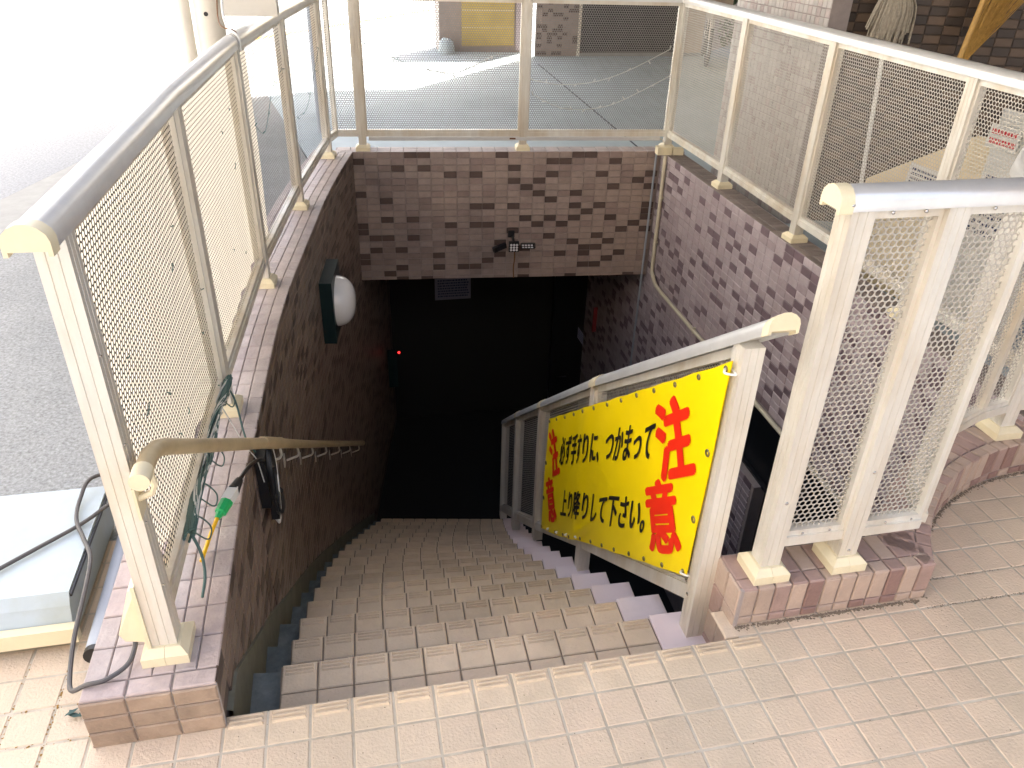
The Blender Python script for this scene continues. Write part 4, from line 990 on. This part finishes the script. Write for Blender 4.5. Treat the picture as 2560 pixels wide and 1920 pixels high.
for k in range(150):
    a = rm.uniform(0, 2*math.pi); rr_ = rm.uniform(.3, 1.0); top = V(32.35 + .75*math.cos(a)*rr_*.9, 30.75 + .25*math.sin(a), 13.95 + rm.uniform(-.12, .12))
    dx = math.cos(a)*rr_*rm.uniform(1.25, 1.75); bt = V(32.35 + dx, 30.5 + .35*math.sin(a) + .1, 11.5 + rm.uniform(-.5, .5))
    b.tube(catmull([V(32.35, 30.85, 13.75), top, V((top.x+bt.x)/2 + dx*.12, 30.45 + .4*math.sin(a), 13.0), bt], 3), .055, 5)
tag(b.build('yarn_head', M['mop'], mo, smooth=True), kind='stuff')
bmh = thing('broom', (38, 28, 6), 'straw broom with bamboo handle hanging against the brown wall', 'broom')
c0 = V(36.5, 28.4, 15.5); e_ = V(35.7, 28.1, 10.6)
MB().tube([c0 + V(.4,0,3), e_ + V(-.2, 0, -.3)], .16, 10).build('handle', M['bamboo'], bmh, smooth=True)
b = MB()
for k in range(150):
    t = rm.random(); d = V(.7 + 2.1*t, rm.uniform(-.25, .25), 4.6 - 1.2*t + rm.uniform(-.4, .3)); s0_ = e_ + V(rm.uniform(0, .25), rm.uniform(-.15, .1), rm.uniform(-.2, .2)); b.tube([s0_, s0_ + d*.5 + V(rm.uniform(-.25,.25), 0, 0), s0_ + d], .02, 4)
tag(b.build('bristles', M['straw'], bmh), kind='stuff')
nb = thing('notice_board', (29, 21, 0), 'cream board with a taped white notice leaning behind the right railing', 'board')
P = [(28.4, 24.8, 0), (29.6, 14.5, 0), (30.2, 14.8, 9.0), (29.9, 18.8, 8.6), (29.2, 24.9, 4.9)]; Q = [(x+.15, y+.03, z) for x, y, z in P]
MB().add(P+Q, [(0,1,2,3,4),(9,8,7,6,5)] + [(i, 5+i, 5+(i+1) % 5, (i+1) % 5) for i in range(5)]).build('panel', M['kraft'], nb)
def sheet(parent, c, ex, ey, hx, hy, rows, inkm, seed, off, pm='paper'):
    nz = ex.cross(ey).normalized()
    if nz.dot(Vector(c)-CAM) > 0: nz = -nz
    p = MB().obox(c, ex, ey, nz, hx, hy, .01).build('paper', M[pm], parent); rs = random.Random(seed); b = MB()
    for r in range(rows):
        x = -hx*.85
        while x < hx*.8:
            l = rs.uniform(.03, .09)*hx*2
            b.obox(Vector(c) + nz*.014 + ex*(x+l/2) + ey*(hy*.8 - 1.6*hy*(r+.5)/rows), ex, ey, nz, l*.42, hy*.45/rows, .002); x += l*1.1
    tag(b.build('printed_text', inkm, p), kind='stuff'); return p
ex_ = V(1.2, -10.3, 0).normalized(); ey_ = V(.06, .0, 1).normalized()
sheet(nb, V(29.10, 20.2, 5.9), ex_, ey_, 1.3, .8, 6, M['ink'], 1, 0)
pst = thing('poster', (30.4, 17, 9), 'white poster with red lettering at the far right behind the mesh', 'poster')
sheet(pst, V(29.0, 16.3, 9.1), ex_, ey_, .8, .5, 2, M['inkr'], 3, 0); sheet(pst, V(29.1, 15.2, 6.2), ex_, ey_, 1.6, 1.7, 7, M['ink'], 4, 0)
MB().box(29.35, 29.45, 13, 17.2, 0, 10.2).build('backing', M['paper'], pst)

# bicycle and hedge by the sunlit gap
bk_ = thing('bicycle', (51.5, 96, 0), 'parked bicycle standing in the sunlit gap beyond the right railing', 'bicycle')
def wheel(c, nm='wheel'):
    b = MB(); pts = [Vector(c) + V(.35*math.cos(a)*3.1, .93*math.cos(a)*3.1, 3.1*math.sin(a)) for a in np.linspace(0, 2*math.pi, 33)]; b.tube(pts, .22, 8, caps=False); w_ = b.build('wheel', M['rubber'], bk_, smooth=True)
    b = MB()
    for a in np.linspace(0, 2*math.pi, 17)[:-1]: b.tube([c, Vector(c) + V(.35*math.cos(a)*2.9, .93*math.cos(a)*2.9, 2.9*math.sin(a))], .03, 3)
    b.build('spokes', M['steel'], w_)
    pts = [Vector(c) + V(.35*math.cos(a)*3.5, .93*math.cos(a)*3.5, 3.5*math.sin(a)) for a in np.linspace(.2, 2.6, 14)]; MB().tube(pts, .2, 6).build('mudguard', M['bike'], w_, smooth=True)
wc1 = V(50.6, 93.2, 3.35); wc2 = V(54.3, 103.6-.8, 3.35); wheel(wc1); wheel(wc2)
mid = wc1.lerp(wc2, .5)
MB().tube([wc1, wc1 + V(.2, .8, 5.4)], .16, 8).build('fork', M['bike'], bk_); MB().tube([wc1 + V(.2, .8, 5.0), mid + V(.3, .6, -.5), wc2], .18, 8).build('frame', M['bike'], bk_)
MB().tube([mid + V(.3, .6, -.5), mid + V(.6, 1.6, 5.0)], .16, 8).build('seat_tube', M['bike'], bk_); MB().tube([mid + V(.4, .8, 5.1), mid + V(.9, 2.6, 5.3)], .45, 8, rad=[.25, .6]).build('saddle', M['black'], bk_)
MB().tube([wc1 + V(-1.8, 1.6, 6.0), wc1 + V(.2, .9, 5.9), wc1 + V(2.2, .3, 6.0)], .12, 8).build('handlebar', M['steel'], bk_)
MB().box(49.5, 52, 90.6, 92.9, 6.2, 8.6).build('basket', M['bike'], bk_)
hg = thing('hedge', (60, 112, 0), 'dull green hedge behind the bicycle', 'hedge')
b = MB()
for k in range(2600):
    c = V(rm.uniform(54, 78), rm.uniform(109, 116), rm.uniform(.2, 13)); d1 = V(rm.uniform(-1,1), rm.uniform(-1,1), rm.uniform(-1,1)).normalized()*.5; d2 = d1.orthogonal().normalized()*.3
    b.add([c-d1, c+d2, c+d1, c-d2], [(0,1,2,3)])
tag(b.build('foliage', M['leaf'], hg, fix=False), kind='stuff')
MB().tube([(64, 112.5, 0), (64.3, 112.5, 9)], .5, 8).build('stem', M['bamboo'], hg)

# ------------------------------------------------------------------ dim things under the beam
pn = thing('hanging_notice', (10.8, 60, -16), 'dim white notice sheet hanging in the dark opening under the beam', 'notice')
sheet(pn, V(10.85, 60, -15.9), EX, EZ, 1.85, 1.25, 7, M['ink'], 12, 0, 'noticep')
dn = thing('door_notice', (22.9, 54, -19), 'small dim notice on the dark door at the bottom right of the stairs', 'notice')
sheet(dn, V(22.95, 54, -19.3), V(.55, -.1, -.82).normalized()*-1, EZ, .55, .6, 4, M['ink'], 13, 0, 'noticep')
tag(MB().box(22.75, 23.1, 50, 50.2, -16.8, -14.3).build('red_sign', M['signr']), 'narrow upright red sign in the dark below the beam', 'sign')
al = thing('alarm_box', (4.2, 58, -22), 'dark wall box with a tiny red indicator light in the basement', 'box')
MB().box(3.7, 4.6, 56, 56.4, -24.7, -20.6).build('body', M['lampb'], al); MB().tube([(4.82, 56, -20.72), (4.82, 55.9, -20.72)], .11, 8).build('indicator', M['led'], al)
dr = thing('door', (22, 60, -32), 'black door with pale handle bars at the bottom of the stairwell', 'door')
MB().box(21.8, 25.5, 60.4, 60.8, -32.4, -12).build('leaf', M['black'], dr); MB().box(22.3, 23.6, 60.0, 60.15, -27.6, -27.4).build('handle', M['steel'], dr)
print('objects', len(bpy.data.objects), 'tris', sum(len(m_.polygons)*2 for m_ in bpy.data.meshes))
